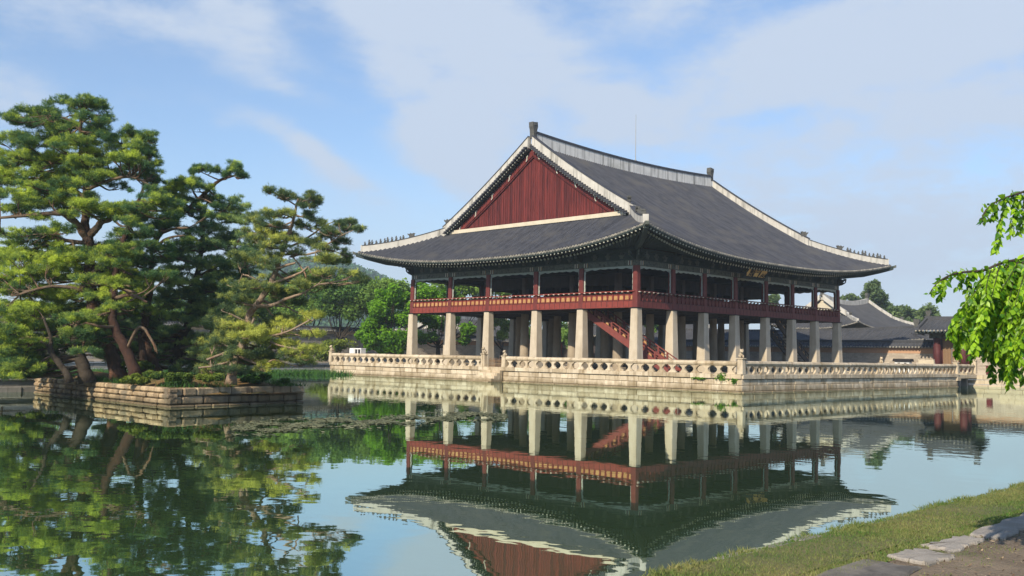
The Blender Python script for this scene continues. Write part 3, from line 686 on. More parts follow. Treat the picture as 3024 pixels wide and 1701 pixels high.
# ---- wooden stairs below the deck
def staircase(name, label, p_top, p_bot, width, mat, wdir):
    st_ = thing(name, label, "stairs", (0, 0, 0)); a = np.array(p_top, float); b = np.array(p_bot, float); wd = np.array(wdir, float)*width
    mb = MB(); n = 17
    for k in range(n):
        p = a+(b-a)*(k+.5)/n; q = p+wd; d = (b-a)/n; d[2] = 0; e = d/np.linalg.norm(d)*.17
        mb.add([p-e, p+e, q+e, q-e, p-e-(0, 0, .05), p+e-(0, 0, .05), q+e-(0, 0, .05), q-e-(0, 0, .05)], [(0, 1, 2, 3), (7, 6, 5, 4), (0, 4, 5, 1), (2, 6, 7, 3), (1, 5, 6, 2), (0, 3, 7, 4)])
    mb.build("treads", mat, st_)
    for off in (np.zeros(3), wd):
        mb = MB(); u = wd/width
        def fn(s_, w, d): p = a+(b-a)*s_+off+u*d; return (p[0], p[1], p[2]+w)
        mb.extrude([(0, -.38), (1, -.38), (1, .25), (0, .25)], fn, -.06, .06, .6); mb.build("stringer", mat, st_)
        mb = MB(); mb.extrude([(.0, .78), (1, .78), (1, .86), (0, .86)], fn, -.05, .05, .6)
        mb.extrude([(.0, .52), (1, .52), (1, .57), (0, .57)], fn, -.03, .03, .3)
        for k in range(10):
            s_ = .05+.9*k/9; mb.extrude([(s_-.009, .25), (s_+.009, .25), (s_+.009, .78), (s_-.009, .78)], fn, -.04, .04, .4)
            if k < 9: mb.extrude([(s_+.03, .28), (s_+.065, .28), (s_+.06, .46), (s_+.035, .46)], fn, -.02, .02, .5, 1)
        mb.build("banister", [mat, OCHRE], st_)
    return st_
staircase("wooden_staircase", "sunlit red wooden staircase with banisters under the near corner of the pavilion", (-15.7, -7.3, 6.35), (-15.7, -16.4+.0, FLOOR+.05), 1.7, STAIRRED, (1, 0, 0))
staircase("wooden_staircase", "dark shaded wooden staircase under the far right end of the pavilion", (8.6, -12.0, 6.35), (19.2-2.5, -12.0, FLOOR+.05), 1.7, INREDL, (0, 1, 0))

# =====================================================================================================
#  STONE TERRACE
# =====================================================================================================
TX0, TX1, TY0, TY1 = -20.02, 19.26, -25.81, 24.56
ter = thing("stone_terrace", "broad pale granite terrace rising straight from the pond under the pavilion", "terrace", (0, 0, 0))
def block_wall(mb, p0, p1, courses, out, depth=.28, jit=.02, minl=.7, maxl=1.8, cham=.026, gap=.013):
    p0 = np.array(p0, float); p1 = np.array(p1, float); L_ = np.linalg.norm(p1-p0); d = (p1-p0)/L_; o = np.array(out, float)
    for z0, z1, ext in courses:
        u = 0.0
        while u < L_-1e-6:
            l = random.uniform(minl, maxl); 
            if L_-u-l < minl*.6: l = L_-u
            e = ext+random.uniform(-jit, jit)
            def xf(v): return p0+np.outer(v[:, 0], d)+np.outer(v[:, 1], o)+np.outer(v[:, 2], (0, 0, 1))
            mb.box(u+gap, u+l-gap, -depth, e, z0+gap, z1-gap, cham, None, 0, xf); u += l
SEG_L = [((TX0, TY1, 0), (TX0, TY0, 0), (-1, 0, 0)), ((TX0, TY0, 0), (TX1, TY0, 0), (0, -1, 0)), ((TX1, TY0, 0), (TX1, TY1, 0), (1, 0, 0)), ((TX1, TY1, 0), (TX0, TY1, 0), (0, 1, 0))]
mb = MB()
for a, b, o in SEG_L: block_wall(mb, a, b, [(-.3, .10, .13), (.10, .52, .02), (.52, .95, .0)], o)
mb.box(TX0+.1, TX1-.1, TY0+.1, TY1-.1, -.3, .96, 0, .1)
mb.build("retaining_wall", STONE, ter)
mb = MB()
for a, b, o in SEG_L: block_wall(mb, a, b, [(.95, 1.30, .12)], o, .75, .006, 1.3, 2.3, .025)
mb.build("coping", STONE, ter)
mb = MB(); mb.box(TX0+.74, TX1-.74, TY0+.74, TY1-.74, .9, FLOOR, 0, .5); mb.build("terrace_floor", FLOORM, ter)

# balustrades
def hourglass(w=.70, nk=.22, h0=1.30, h1=1.88):
    R_ = [(w/2, h0), (w/2, h0+.05)]+[(nk/2+(w-.04-nk)/2*(2*q-1)**2, h0+.05+(h1-h0-.09)*q) for q in np.linspace(0.02, .98, 9)]+[(w/2, h1-.04), (w/2, h1)]
    return R_+[(-p, z) for p, z in R_[::-1]]
HG = hourglass()
def balustrade(label, p0, p1, out, ends=(True, True), mid=None):
    p0 = np.array((*p0, 0), float); p1 = np.array((*p1, 0), float); L_ = np.linalg.norm(p1-p0); d = (p1-p0)/L_; o = np.array((*out, 0.0))
    t_ = thing("stone_balustrade", label, "balustrade", tuple(p0), "stone balustrades along the terrace edge")
    mb = MB(); nseg = max(1, round(L_/3.3))
    for k in range(nseg):
        a = d*(L_*k/nseg+.01); b = d*(L_*(k+1)/nseg-.01); dz = random.uniform(-.012, .012)
        mb.tube([a+(0, 0, 2.05+dz), b+(0, 0, 2.05+dz)], .185, 8)
    mb.build("rail", STONE, t_)
    n = max(1, round(L_/1.0)); st_ = L_/n
    for k in range(n):
        c = d*(st_*(k+.5)); j = random.uniform(-.03, .03)
        mb = MB(); mb.extrude(HG, lambda u, w, dd: tuple(c+d*(u+j)+o*dd+np.array((0, 0, w))), -.10, .10); mb.build("baluster", STONE, t_)
    return t_
def haetae(mb, c, d, s_=1.0):
    """seated stone beast on a post: haunches, chest, head with muzzle and ears"""
    d = np.array((*d, 0.0)); c = np.array(c, float)
    def blob(off, r, sz=(1, 1, 1)):
        off = np.array(off)*s_; p = c+d*off[0]+np.array((-d[1], d[0], 0))*off[1]+np.array((0, 0, off[2]))
        pr = [(r*s_*math.sin(a)+1e-3, -r*s_*sz[2]*math.cos(a)) for a in np.linspace(0.05, math.pi-.05, 7)]
        mb.lathe(pr, tuple(p), 9, .5)
    blob((-.10, 0, .14), .19, (1, 1, .8)); blob((.02, 0, .26), .15, (1, 1, 1.2)); blob((.12, 0, .45), .145); blob((.24, 0, .42), .085)
    for e in (-.09, .09): blob((.06, e, .57), .05)
    for e in (-.1, .1): blob((.14, e, .1), .06, (1, 1, 1.7))
def post(label, x, y, d, h=2.35, stat=True, s_=1.0):
    t_ = thing("stone_post", label, "post", (x, y, 0), "carved stone posts of the terrace")
    mb = MB(); mb.frustum((0, 0), .24, .22, 1.30, h, .04, .04, .5); mb.box(-.27, .27, -.27, .27, h, h+.09, .02, .5); mb.build("shaft", STONE, t_)
    if stat:
        mb = MB(); haetae(mb, (0, 0, h+.09), d, s_); mb.build("seated_beast", STONE, t_, True)
    return t_
bx0 = TX0+.12; by0 = TY0+.12
balustrade("pale stone balustrade along the left terrace edge beyond the water steps", (bx0, TY1-.3), (bx0, .95), (-1, 0))
balustrade("pale stone balustrade between the water steps and the near corner of the terrace", (bx0, -2.15), (bx0, by0+.3), (-1, 0))
balustrade("long shaded stone balustrade along the right terrace edge to the bridge", (bx0+.3, by0), (TX1-.2, by0), (0, -1))
post("carved stone post with seated beast at the near corner of the terrace", bx0, by0, (-.7, -.7), 2.36, True, 1.05)
post("slim stone post with beast at the far left end of the terrace", bx0, TY1-.1, (-1, 0), 2.36)
post("carved stone post on the left side of the water steps", bx0, .72, (-1, 0), 2.36)
post("weathered stone post on the right side of the water steps", bx0, -1.92, (-1, 0), 2.2, True, .8)
post("stone beast post beside the bridge at the right end of the terrace", TX1-.02, by0, (-.7, -.7), 2.36)
post("stone beast post standing inland behind the right balustrade", 18.6, -18.4, (-.7, -.5), 2.15)
# steps down to the water
stp = thing("water_steps", "mossy stone steps descending from the terrace gap to the water", "steps", (TX0, -.6, 0))
mb = MB()
for k in range(5):
    z1 = 1.02-.24*k; mb.box(-.45-.36*k, -.12, -1.32, 1.32, -.3, z1, .03, None) if k == 0 else mb.box(-.45-.36*k, -.45-.36*(k-1), -1.32, 1.32, -.3, z1, .03, None)
mb.build("flight", STONE, stp)
# picket gate at the head of the steps
gt = thing("picket_gate", "low brown wooden picket gate at the head of the water steps", "gate", (TX0+.5, -.6, 1.16))
mb = MB(); mb.box(-.03, .03, -1.05, 1.05, .18, .24, .005); mb.box(-.03, .03, -1.05, 1.05, .62, .68, .005); mb.build("frame", BROWN, gt)
mb = MB()
for k in range(13): y = -1.0+2.0*k/12; mb.box(-.055, -.031, y-.03, y+.03, .05, .85+.1*math.sin(k*1.9)**2, .005)
mb.build("pickets", BROWN, gt)
# white cabinet with a framed opening on the far left of the terrace
wb = thing("white_cabinet", "white cabinet beside a framed glass box behind the far left balustrade", "cabinet", (-18.9, 21.8, FLOOR))
mb = MB(); mb.box(-.35, .35, -.35, .4, 0, 1.62, .03, .8); mb.build("body", WHITE, wb)
mb = MB(); mb.box(-.3, .3, -1.6, -.45, 0, .2, .02, .8)
for y in (-1.6, -1.05, -.52): mb.box(-.32, .32, y, y+.1, .2, 1.5, .01, .8)
mb.box(-.33, .33, -1.62, -.42, 1.5, 1.62, .01, .8); mb.build("frame", WHITE, wb)
mb = MB(); mb.box(-.25, .25, -1.5, -.55, .2, 1.5, 0, .3); mb.build("pane", DARK, wb)
ib = thing("information_box", "small white box with a sloping black top behind the right balustrade", "box", (17.2, -21.3, FLOOR))
mb = MB(); mb.box(-.35, .35, -.75, .75, 0, 1.25, .03, .8); mb.build("body", WHITE, ib)
mb = MB(); mb.extrude([(-.5, 1.25), (.5, 1.25), (.32, 1.52), (-.32, 1.52)], lambda u, w, d: (u, d, w), -.9, .9, .3); mb.build("lid", DARK, ib)
for y in (-.35, .3):
    mb = MB(); mb.box(-.37, -.351, y-.12, y+.12, .95, 1.12, 0, .3); mb.build("slot", DARK, ib)
sl = thing("carved_stone_slab", "pale carved stone slab standing behind the balustrade beside the black topped box", "stone", (18.4, -23.2, FLOOR))
mb = MB(); mb.extrude([(-1.0, 0), (1.0, 0), (1.05, .9), (1.15, 1.5), (.95, 1.42), (-.75, 1.45), (-.95, 1.5), (-1.02, 1.1)], lambda u, w, d: (d-u*.25, u*.62, w), -.15, .15, .6); mb.build("slab", BANK, sl)
mb = MB(); mb.box(-.35, .35, -.75, .75, 0, .2, .03, .4); mb.build("plinth", BANK, sl)
# green weeds rooted in the joints of the near corner
def clump(center, n, r, size, zs=.5, seed=0):
    g = np.random.default_rng(seed); p = g.normal(size=(n, 3))*np.array([r, r, r*zs])+np.array(center)
    return leaf_quads(p, size, g)
def leaf_quads(P, size, g, up=.4, asp=.55):
    n = len(P); a = g.normal(size=(n, 3)); a[:, 2] *= .7; a /= np.linalg.norm(a, axis=1)[:, None]
    r = g.normal(size=(n, 3)); r[:, 2] += up; b = np.cross(a, r); b /= np.linalg.norm(b, axis=1)[:, None]+1e-9
    s_ = (size*g.uniform(.6, 1.3, n))[:, None]
    V = np.stack([P-a*s_*.5, P+b*s_*asp*.5, P+a*s_*.5, P-b*s_*asp*.5], 1).reshape(-1, 3)
    return V, np.arange(4*n).reshape(n, 4)
for (y0, z0, ry, rz, n, lb) in ((-22.3, .92, .5, .07, 130, "flat bright green weed spreading along a terrace wall joint, farthest of three from the corner"), (-24.2, 1.08, .34, .2, 210, "tallest bright green weed on the terrace wall near the corner"), (-25.25, .8, .14, .17, 90, "small drooping green weed on the terrace wall right beside the corner")):
    g = np.random.default_rng(int(-y0*10)); P = np.stack([g.uniform(-.18, .02, n), g.normal(size=n)*ry*.6, g.normal(size=n)*rz*.6], 1); V, F = leaf_quads(P, .17, g); mb = MB()
    for k in range(9): e = P[k*7]; mb.tube([(.05, 0, 0), (e[0]*.5-.05, e[1]*.5, e[2]*.5+.05), e], .012, 4)
    V0 = np.concatenate(mb.v); F4 = [f for f in mb.f if len(f) == 4]; F_ = np.concatenate([F, np.array(F4)+len(V)])
    o = tri_mesh("wall_weed", np.concatenate([V, V0]), F_, rng.random(len(F_)), LEAFB); o.location = (TX0-.03, y0, z0); tag(o, lb, "weed")
# =====================================================================================================
#  POND, BANKS, GROUND
# =====================================================================================================
PX0, PX1, PY0, PY1 = -112.0, 24.6, -58.22, 28.2
mb = MB(); mb.add([(PX0, PY0, 0), (PX1, PY0, 0), (PX1, PY1, 0), (PX0, PY1, 0)], [(0, 1, 2, 3)]); w_ = mb.build("water", WATER); w_['kind'] = 'structure'
# ground: one sheet with the pond cut out
def gz(x, y):
    if y < -50: return .62
    return 1.12
xs = [-990, -600, PX0-.3, -60, -20, PX1+.3, 28.0, 80, 600, 990]; ys = [-990, -400, -90, PY0-.3, -50, -20, PY1+.3, 60, 400, 1090]
mb = MB(); V = [(x, y, gz(x, y)) for x in xs for y in ys]; f = []; ny = len(ys)
for i in range(len(xs)-1):
    for j in range(ny-1):
        if 2 <= i < 5 and 3 <= j < 6: continue
        f.append((i*ny+j, (i+1)*ny+j, (i+1)*ny+j+1, i*ny+j+1))
mb.add(V, f, .5); g_ = mb.build("ground", GROUND); g_['kind'] = 'structure'
def bank(name, label, p0, p1, out, courses, mat, **k):
    mb = MB(); block_wall(mb, p0, p1, courses, out, .35, .03, **k); o = mb.build(name, mat); tag(o, label, "wall"); return o
bank("pond_wall", "sunlit pale stone retaining wall of the right hand bank beyond the bridge", (PX1, PY0+.6, 0), (PX1, PY1-.6, 0), (-1, 0, 0), [(-.2, .22, .14), (.22, .68, .0), (.68, 1.16, .05)], BANK, minl=1.0, maxl=2.0)
bank("pond_wall", "far stone retaining wall behind the pine island on the back bank", (PX1-.6, PY1, 0), (PX0+.6, PY1, 0), (0, -1, 0), [(-.2, .45, .1), (.45, .98, .0), (.98, 1.16, .16)], GREYST, minl=.9, maxl=1.8)
bank("pond_wall", "low rough stone edging along the near grass bank", (PX0+.6, PY0, 0), (PX1-.6, PY0, 0), (0, 1, 0), [(-.2, .30, .05), (.30, .60, .0)], GREYST, minl=.5, maxl=1.3)
bank("pond_wall", "distant stone retaining wall closing the pond beyond the frame", (PX0, PY1-.6, 0), (PX0, PY0+.6, 0), (1, 0, 0), [(-.2, .45, .1), (.45, 1.12, .0)], GREYST, minl=.9, maxl=1.8)

# near bank: turf strip, kerb slabs, bare soil
YK = -59.15
mb = MB(); xs = np.linspace(-100, -20, 161); rows = [PY0+.01, PY0-.1, -58.6, -58.85, YK+.12]
nz_ = lambda x, y: .006*math.sin(x*1.7+y)+.004*math.sin(x*3.9+2*y)
G = [[(x, y+(.05*math.sin(x*2.3)+.04*math.sin(x*5.1)+.03*math.sin(x*11.7) if j == 0 else 0), .655+nz_(x, y)*(.5 if j in (0, 4) else 1)-(.03 if j == 0 else 0)) for j, y in enumerate(rows)] for x in xs]
mb.grid(G, None, 0, True); o = mb.build("grass_verge", TURF); o['kind'] = 'structure'
mb = MB(); G = [[(x, y, .645+.4*nz_(x, y*3)) for y in (YK+.12, -59.6, -60.3, -61.5, -63, -66, -75)] for x in xs]
mb.grid(G, None, 0, True); o = mb.build("dirt_path", DIRT); o['kind'] = 'structure'
def slab(label, x0, x1, y0, y1, rz, h=.018, tn=.8):
    mb = MB(); n = 9; cx, cy = (x0+x1)/2, (y0+y1)/2; P_ = []
    for a, b in ((x0, y0), (x1, y0), (x1, y1), (x0, y1)):
        P_.append((a-cx, b-cy))
    ring = []
    for k in range(4):
        a, b = np.array(P_[k]), np.array(P_[(k+1) % 4])
        for u in np.linspace(0, 1, n, endpoint=False): ring.append(a+(b-a)*u+rng.normal(size=2)*.026)
    ring = np.array(ring); c_, s_ = math.cos(rz), math.sin(rz); ring = ring@np.array([[c_, s_], [-s_, c_]])
    m_ = len(ring); v = [(p[0], p[1], -.1) for p in ring]+[(p[0], p[1], h-.015) for p in ring]+[(p[0]*.97, p[1]*.93, h+rng.normal()*.004) for p in ring]+[(0, 0, h)]
    f = [(i, (i+1) % m_, m_+(i+1) % m_, m_+i) for i in range(m_)]+[(m_+i, m_+(i+1) % m_, 2*m_+(i+1) % m_, 2*m_+i) for i in range(m_)]+[(2*m_+i, 2*m_+(i+1) % m_, 3*m_) for i in range(m_)]
    mb.add(v, f, tn); o = mb.build("paving_stone", PAVE); o.location = (cx, cy, .655); tag(o, label, "paving stone", "flat stones edging the grass verge"); return o
def on_ground(px, py, z=.68):
    d = direction(px, py); t = (z-CZ)/d[2]; return CAM+d*t
mb = MB(); g = np.random.default_rng(15); x = -76.5
while x < -62:
    l = g.uniform(.35, .95)
    if x < -70.6 and g.random() < .9:
        mb = MB(); mb.box(x, x+l-.03, PY0-.16-g.uniform(0, .1), PY0+g.uniform(.03, .12), .45, .655+g.uniform(-.015, .03), .05, float(g.uniform(.35, .8))); o = mb.build("edging_stone", PAVE)
        tag(o, "rough pale stone in the broken edging along the lip of the grass bank", "stone", "edging stones on the lip of the bank")
    x += l
slab("broad dark flat paving stone, largest of the row edging the grass", -73.9, -71.72, -59.66, -59.14, .03, .014, .05)
slab("pale cracked paving stone just beyond the broad dark one", -71.5, -70.96, -59.63, -59.23, -.08, .024)
slab("narrow pale paving stone in the middle of the row", -70.72, -69.86, -59.5, -59.24, -.06, .018)
slab("long worn paving stone at the far end of the visible row", -69.72, -67.6, -59.56, -59.22, .05, .02, .6)
slab("paving stone farther along the bank past the frame edge", -67.4, -65.6, -59.5, -59.2, -.02, .02)
def blades(n, x0, x1, y0, y1, h, w, seed, z=.655, keep=None):
    g = np.random.default_rng(seed); x = g.uniform(x0, x1, n); y = g.uniform(y0, y1, n)
    if keep is not None:
        k = keep(x, y, g); x, y = x[k], y[k]; n = len(x)
    a = g.uniform(0, 2*math.pi, n); hh = h*g.uniform(.4, 1.3, n); lean = g.normal(size=(n, 2))*.55*hh[:, None]
    b = np.stack([x, y, np.full(n, z-.01)], 1); d = np.stack([np.cos(a), np.sin(a), 0*a], 1)*w*g.uniform(.6, 1.4, n)[:, None]
    tip = b+np.stack([lean[:, 0], lean[:, 1], hh], 1)
    V = np.stack([b-d, b+d, tip], 1).reshape(-1, 3); F = np.arange(3*n).reshape(n, 3)
    patch = .5+.5*np.sin(x*1.3+1.7*np.sin(y*2.1))*np.cos(y*3.3+x*.6)
    return V, F, np.clip(.25+.5*patch+g.normal(size=n)*.2, 0, 1)
V1, F1, T1 = blades(120000, -78, -56, -59.3, PY0-.01, .030, .005, 3)
V2, F2, T2 = blades(60000, -78, -56, -62.0, -59.25, .026, .0055, 4, .645, lambda x, y, g: (np.sin(x*2.2+np.sin(y*3))*np.sin(y*4.1+x*.7)+.5*np.sin(x*7+y*5)+(y+59.9)*.8+g.normal(size=len(x))*.3 > .2) | (g.random(len(x)) < .05))
V3, F3, T3 = blades(6000, -78, -56, PY0-.06, PY0+.06, .05, .006, 5, .655, lambda x, y, g: np.sin(x*2.3)+np.sin(x*5.9+1) > .1)
tag(tri_mesh("grass", np.concatenate([V1, V2, V3]), np.concatenate([F1, F2+len(V1), F3+len(V1)+len(V2)]), np.concatenate([T1, T2, T3]), GRASSM), kind='stuff')
mb = MB(); g = np.random.default_rng(9)
for k in range(260):
    x, y = g.uniform(-76, -60), g.uniform(-63, -59.7); r = g.uniform(.006, .03); mb.lathe([(r*.7, -.3*r), (r, .1*r), (r*.5, .6*r)], (x, y, .645), 6, None, 0, g.uniform(.6, 1))
mb.build("gravel", PAVE, None, False, 'stuff')
g = np.random.default_rng(19); n = 5200; P = np.stack([g.uniform(-77, -60, n), g.uniform(-62.5, -59.2, n), .650+g.uniform(0, .012, n)], 1)
V, F = leaf_quads(P, .038, g, 3.5, .45); V[:, 2] = np.clip(V[:, 2], .648, .672); tag(tri_mesh("fallen_leaves", V, F, g.random(n), LITTER), kind='stuff')

# the pine island
IX0, IX1, IY0, IY1, IZ = -61.8, -54.75, -25.05, -9.9, .78
isl = thing("pine_island", "small walled island in the pond carrying the old pines", "island", (0, 0, 0))
mb = MB()
for a, b, o in [((IX0, IY1, 0), (IX0, IY0, 0), (-1, 0, 0)), ((IX0, IY0, 0), (IX1, IY0+1.0, 0), (.157, -.988, 0)), ((IX1, IY0+1.0, 0), (IX1, IY1, 0), (1, 0, 0)), ((IX1, IY1, 0), (IX0, IY1, 0), (0, 1, 0))]:
    w_ = o[0] in (1, -1); block_wall(mb, a, b, [(-.25, .10, .05), (.10, .33, .03), (.33, .56, .02), (.56, .80, .0)] if w_ else [(-.25, .10, .05), (.10, .44, .02), (.44, .80, .0)], o, .4, .055, .3 if w_ else .6, .8 if w_ else 1.35, .05, .016)
mb.extrude([(IX0+.2, IY0+.25), (IX1-.25, IY0+1.2), (IX1-.25, IY1-.25), (IX0+.2, IY1-.25)], lambda u, w, d: (u, w, d), -.25, .6, .1); mb.build("retaining_wall", ISLE, isl)
mb = MB(); xs = np.linspace(IX0+.2, IX1-.2, 26); ys = np.linspace(IY0+.2, IY1-.2, 46)
def ih(x, y):
    y0_ = IY0+(x-IX0)/(IX1-IX0); e = min(x-IX0, IX1-x, y-y0_, IY1-y); return (.5 if e < .15 else .66+.40*min(1, max(0, e-.2)/1.6)+.05*math.sin(x*2+y)+.04*math.sin(3*x-2*y))
mb.grid([[(x, y, ih(x, y)) for y in ys] for x in xs], None, 0, True); mb.build("soil_mound", PINEBED, isl, True)
gV = []; 
Va, Fa, Ta = blades(9000, IX0+.25, IX1-.2, IY0+.25, IY1-.3, .28, .016, 6, .8, lambda x, y, g: (np.sin(x*1.1+2)*np.sin(y*.9+1) > -.25) & ~((x < -59.6) & (y < -19.5) & (y > -23.2)))
tag(tri_mesh("island_grass", Va, Fa, Ta*.6, REED), kind='stuff')
# low quay with wooden rail left of the island
q_ = thing("stone_quay", "dark low stone quay with a wooden rail at the far left of the pond", "quay", (-69, -9, 0))
mb = MB(); block_wall(mb, (-12, 0, 0), (9.5, 0, 0), [(-.2, .3, .04), (.3, .62, 0)], (0, -1, 0), .6, .03, .6, 1.4); mb.box(-12, 9.5, 0, 3, -.2, .6, 0, .3); mb.build("quay_wall", GREYST, q_)
mb = MB(); mb.box(-12, 9.6, -.12, .3, .62, .70, .01, .9); mb.build("ledge", GREYST, q_)
mb = MB()
for x in np.arange(-11, 9.4, 1.9): mb.box(x, x+.1, .5, .6, .6, 1.45, .01)
for z in (.98, 1.3): mb.tube([(-11.5, .55, z), (9.4, .55, z)], .045, 6)
mb.build("wooden_rail", BARKD, q_)

# ------------------------------------------------------------------ pines
def needle_tufts(pads, seed, dens=1.0, ln=.15, nb=6):
    """pads: (centre, rx, rz, tint); flat layered sprays of needle tufts"""
    g = np.random.default_rng(seed); PP = []; DD = []; TT = []; SS = []
    for c, rx, rz, tn in pads:
        # a pad is several smaller overlapping sprays so its outline stays ragged
        ns = max(4, int(7*rx+3)); cs = []
        for k in range(ns):
            a = g.uniform(0, 2*math.pi); q = math.sqrt(g.random())*.78
            cs.append((rx*q*math.cos(a), rx*q*math.sin(a), rz*g.uniform(-.55, .75)*(1-.5*q), rx*g.uniform(.16, .36)))
        for sx, sy, sz, sr in cs:
            m_ = max(3, int(86*sr*sr*dens+3.2*dens)); per = 10; a = g.uniform(0, 2*math.pi, m_); q = np.sqrt(g.random(m_))*1.08
            x, y = sr*q*np.cos(a), sr*q*np.sin(a); z = (1-np.minimum(1, q*q))*sr*.44*g.uniform(-.3, 1, m_)-.07*q+g.normal(size=m_)*.03
            ts = tn+.08+g.normal()*.17+.24*(z/(sr*.44+.01))-.1+g.normal(size=m_)*.15  # tint rises toward spray tops, painting sunlit tops over dark undersides
            S_ = np.repeat(np.stack([x+sx, y+sy, z+sz], 1), per, 0)+g.normal(size=(m_*per, 3))*np.array([.062, .062, .032])
            PP.append(S_+np.array(c)); ao = np.repeat(np.stack([np.cos(a)*q*.9, np.sin(a)*q*.9, .5+.25*g.random(m_)], 1), per, 0); DD.append(ao)
            TT.append(np.clip(np.repeat(ts, per)+g.normal(size=m_*per)*.06, 0, 1))
    P = np.concatenate(PP); D = np.concatenate(DD); T = np.concatenate(TT); n = len(P)
    d = D[:, None, :]*.8+g.normal(size=(n, nb, 3))*.62; d /= np.linalg.norm(d, axis=2)[..., None]
    L_ = ln*g.uniform(.6, 1.2, (n, nb, 1)); s_ = np.cross(d, g.normal(size=(n, nb, 3))); s_ /= np.linalg.norm(s_, axis=2)[..., None]+1e-9
    s_ = s_*ln*.13; B = P[:, None, :]+g.normal(size=(n, nb, 3))*.03
    V = np.stack([B-s_*.5+d*L_*.1, B+s_*.5+d*L_*.1, B+d*L_], 2).reshape(-1, 3)
    return V, np.arange(len(V)).reshape(-1, 3), np.repeat(T, nb)

def pine(label, depth, trunk, limbs, pads, seed, name="pine_tree", mat=NEEDLE, bark=BARK, limbmat=BARK2, ln=.15, dens=1.0, spread=1.5, nsat=1, tplus=0.0, fill=(), group="old pines on the island"):
    """trunk/limbs: rows (survey x, survey y, radius[, depth shift]); pads: (x, y, half width, half height[, tint[, depth shift]])"""
    g = random.Random(seed); base = at(trunk[0][0], trunk[0][1], depth)
    t_ = thing(name, label, "pine", tuple(base), group); B = base
    def P3(r): return at(r[0], r[1], depth+(r[3] if len(r) > 3 else 0))
    mb = MB(); nodes = []
    def limb(rows, k=5, n=9):
        p = np.array([P3(r) for r in rows]); rr = np.array([r[2] for r in rows]); q = smoothpath(p, k); r2 = np.interp(np.linspace(0, len(rows)-1, len(q)), range(len(rows)), rr)
        w = np.array([[g.gauss(0, .03) for _ in range(3)] for _ in q])*r2[:, None]*3; q2 = q+w
        for a, b in zip(q2, r2): nodes.append((a, b))
        return q2-B, r2
    q, r = limb(trunk, 6, 12); q[0] -= np.array((0, 0, .25)); r = r.copy(); r[0] *= 1.35; r[1] *= 1.12
    mb.tube(q, r, 12, .5); mb.build("trunk", bark, t_, True)
    mb2 = MB()
    for L_ in limbs: q, r = limb(L_); mb2.tube(q, r, 7, g.random())
    W = []; sat = []
    for x0, x1, y0, y1, cnt, t0, t1, dd0, dd1 in fill:
        for _ in range(cnt): sat.append((g.uniform(x0, x1), g.uniform(y0, y1), g.uniform(28, 50), g.uniform(10, 15), g.uniform(t0, t1), g.uniform(dd0, dd1)))
    for pd in pads:
        for _ in range(nsat): sat.append((pd[0]+g.uniform(-1, 1)*pd[2], pd[1]+g.uniform(-1.1, 1.5)*pd[3]*1.3, pd[2]*g.uniform(.35, .65), pd[3]*g.uniform(.6, .9), (pd[4] if len(pd) > 4 else .45)+g.gauss(0, .08)))
    for pd in list(pads)+sat:
        px, py, hx, hy = pd[:4]; tn = pd[4] if len(pd) > 4 else .45
        dz = pd[5] if len(pd) > 5 else g.uniform(-spread, spread)
        d_ = depth+dz; c = at(px, py, d_); mpp = d_*S/FPX; W.append((c, hx*mpp*1.12, hy*mpp*1.35, tn+tplus+g.gauss(0, .06)))
        # a crooked twig from the nearest limb to the pad
        best = min(nodes, key=lambda nd: np.linalg.norm((nd[0]-c)*np.array((1, 1, 1.5)))+(3.0 if nd[0][2] > c[2]+.5 else 0))
        a = best[0]; e = c-np.array((0, 0, hy*mpp*.5)); mid = (a+e)/2+np.array((g.gauss(0, .12), g.gauss(0, .12), g.uniform(-.25, .1)))
        tw = smoothpath([a, mid, e], 4); mb2.tube(tw-B, np.linspace(min(best[1]*.6, .07), .02, len(tw)), 5, g.random())
        for _ in range(2):
            a2 = g.uniform(0, 6.28); e2 = e+np.array((math.cos(a2)*hx*mpp*.6, math.sin(a2)*hx*mpp*.6, g.uniform(-.05, .15))); tw2 = smoothpath([tw[-4], (tw[-4]+e2)/2+np.array((0, 0, -.08)), e2], 3); mb2.tube(tw2-B, np.linspace(.03, .012, len(tw2)), 4, g.random())
    mb2.build("limbs", limbmat, t_, True)
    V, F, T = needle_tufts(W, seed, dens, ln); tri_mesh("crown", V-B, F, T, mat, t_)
    return t_
Y_, D_ = .72, .22     # pad tints with sunlight painted in: yellow-green, and dark ones
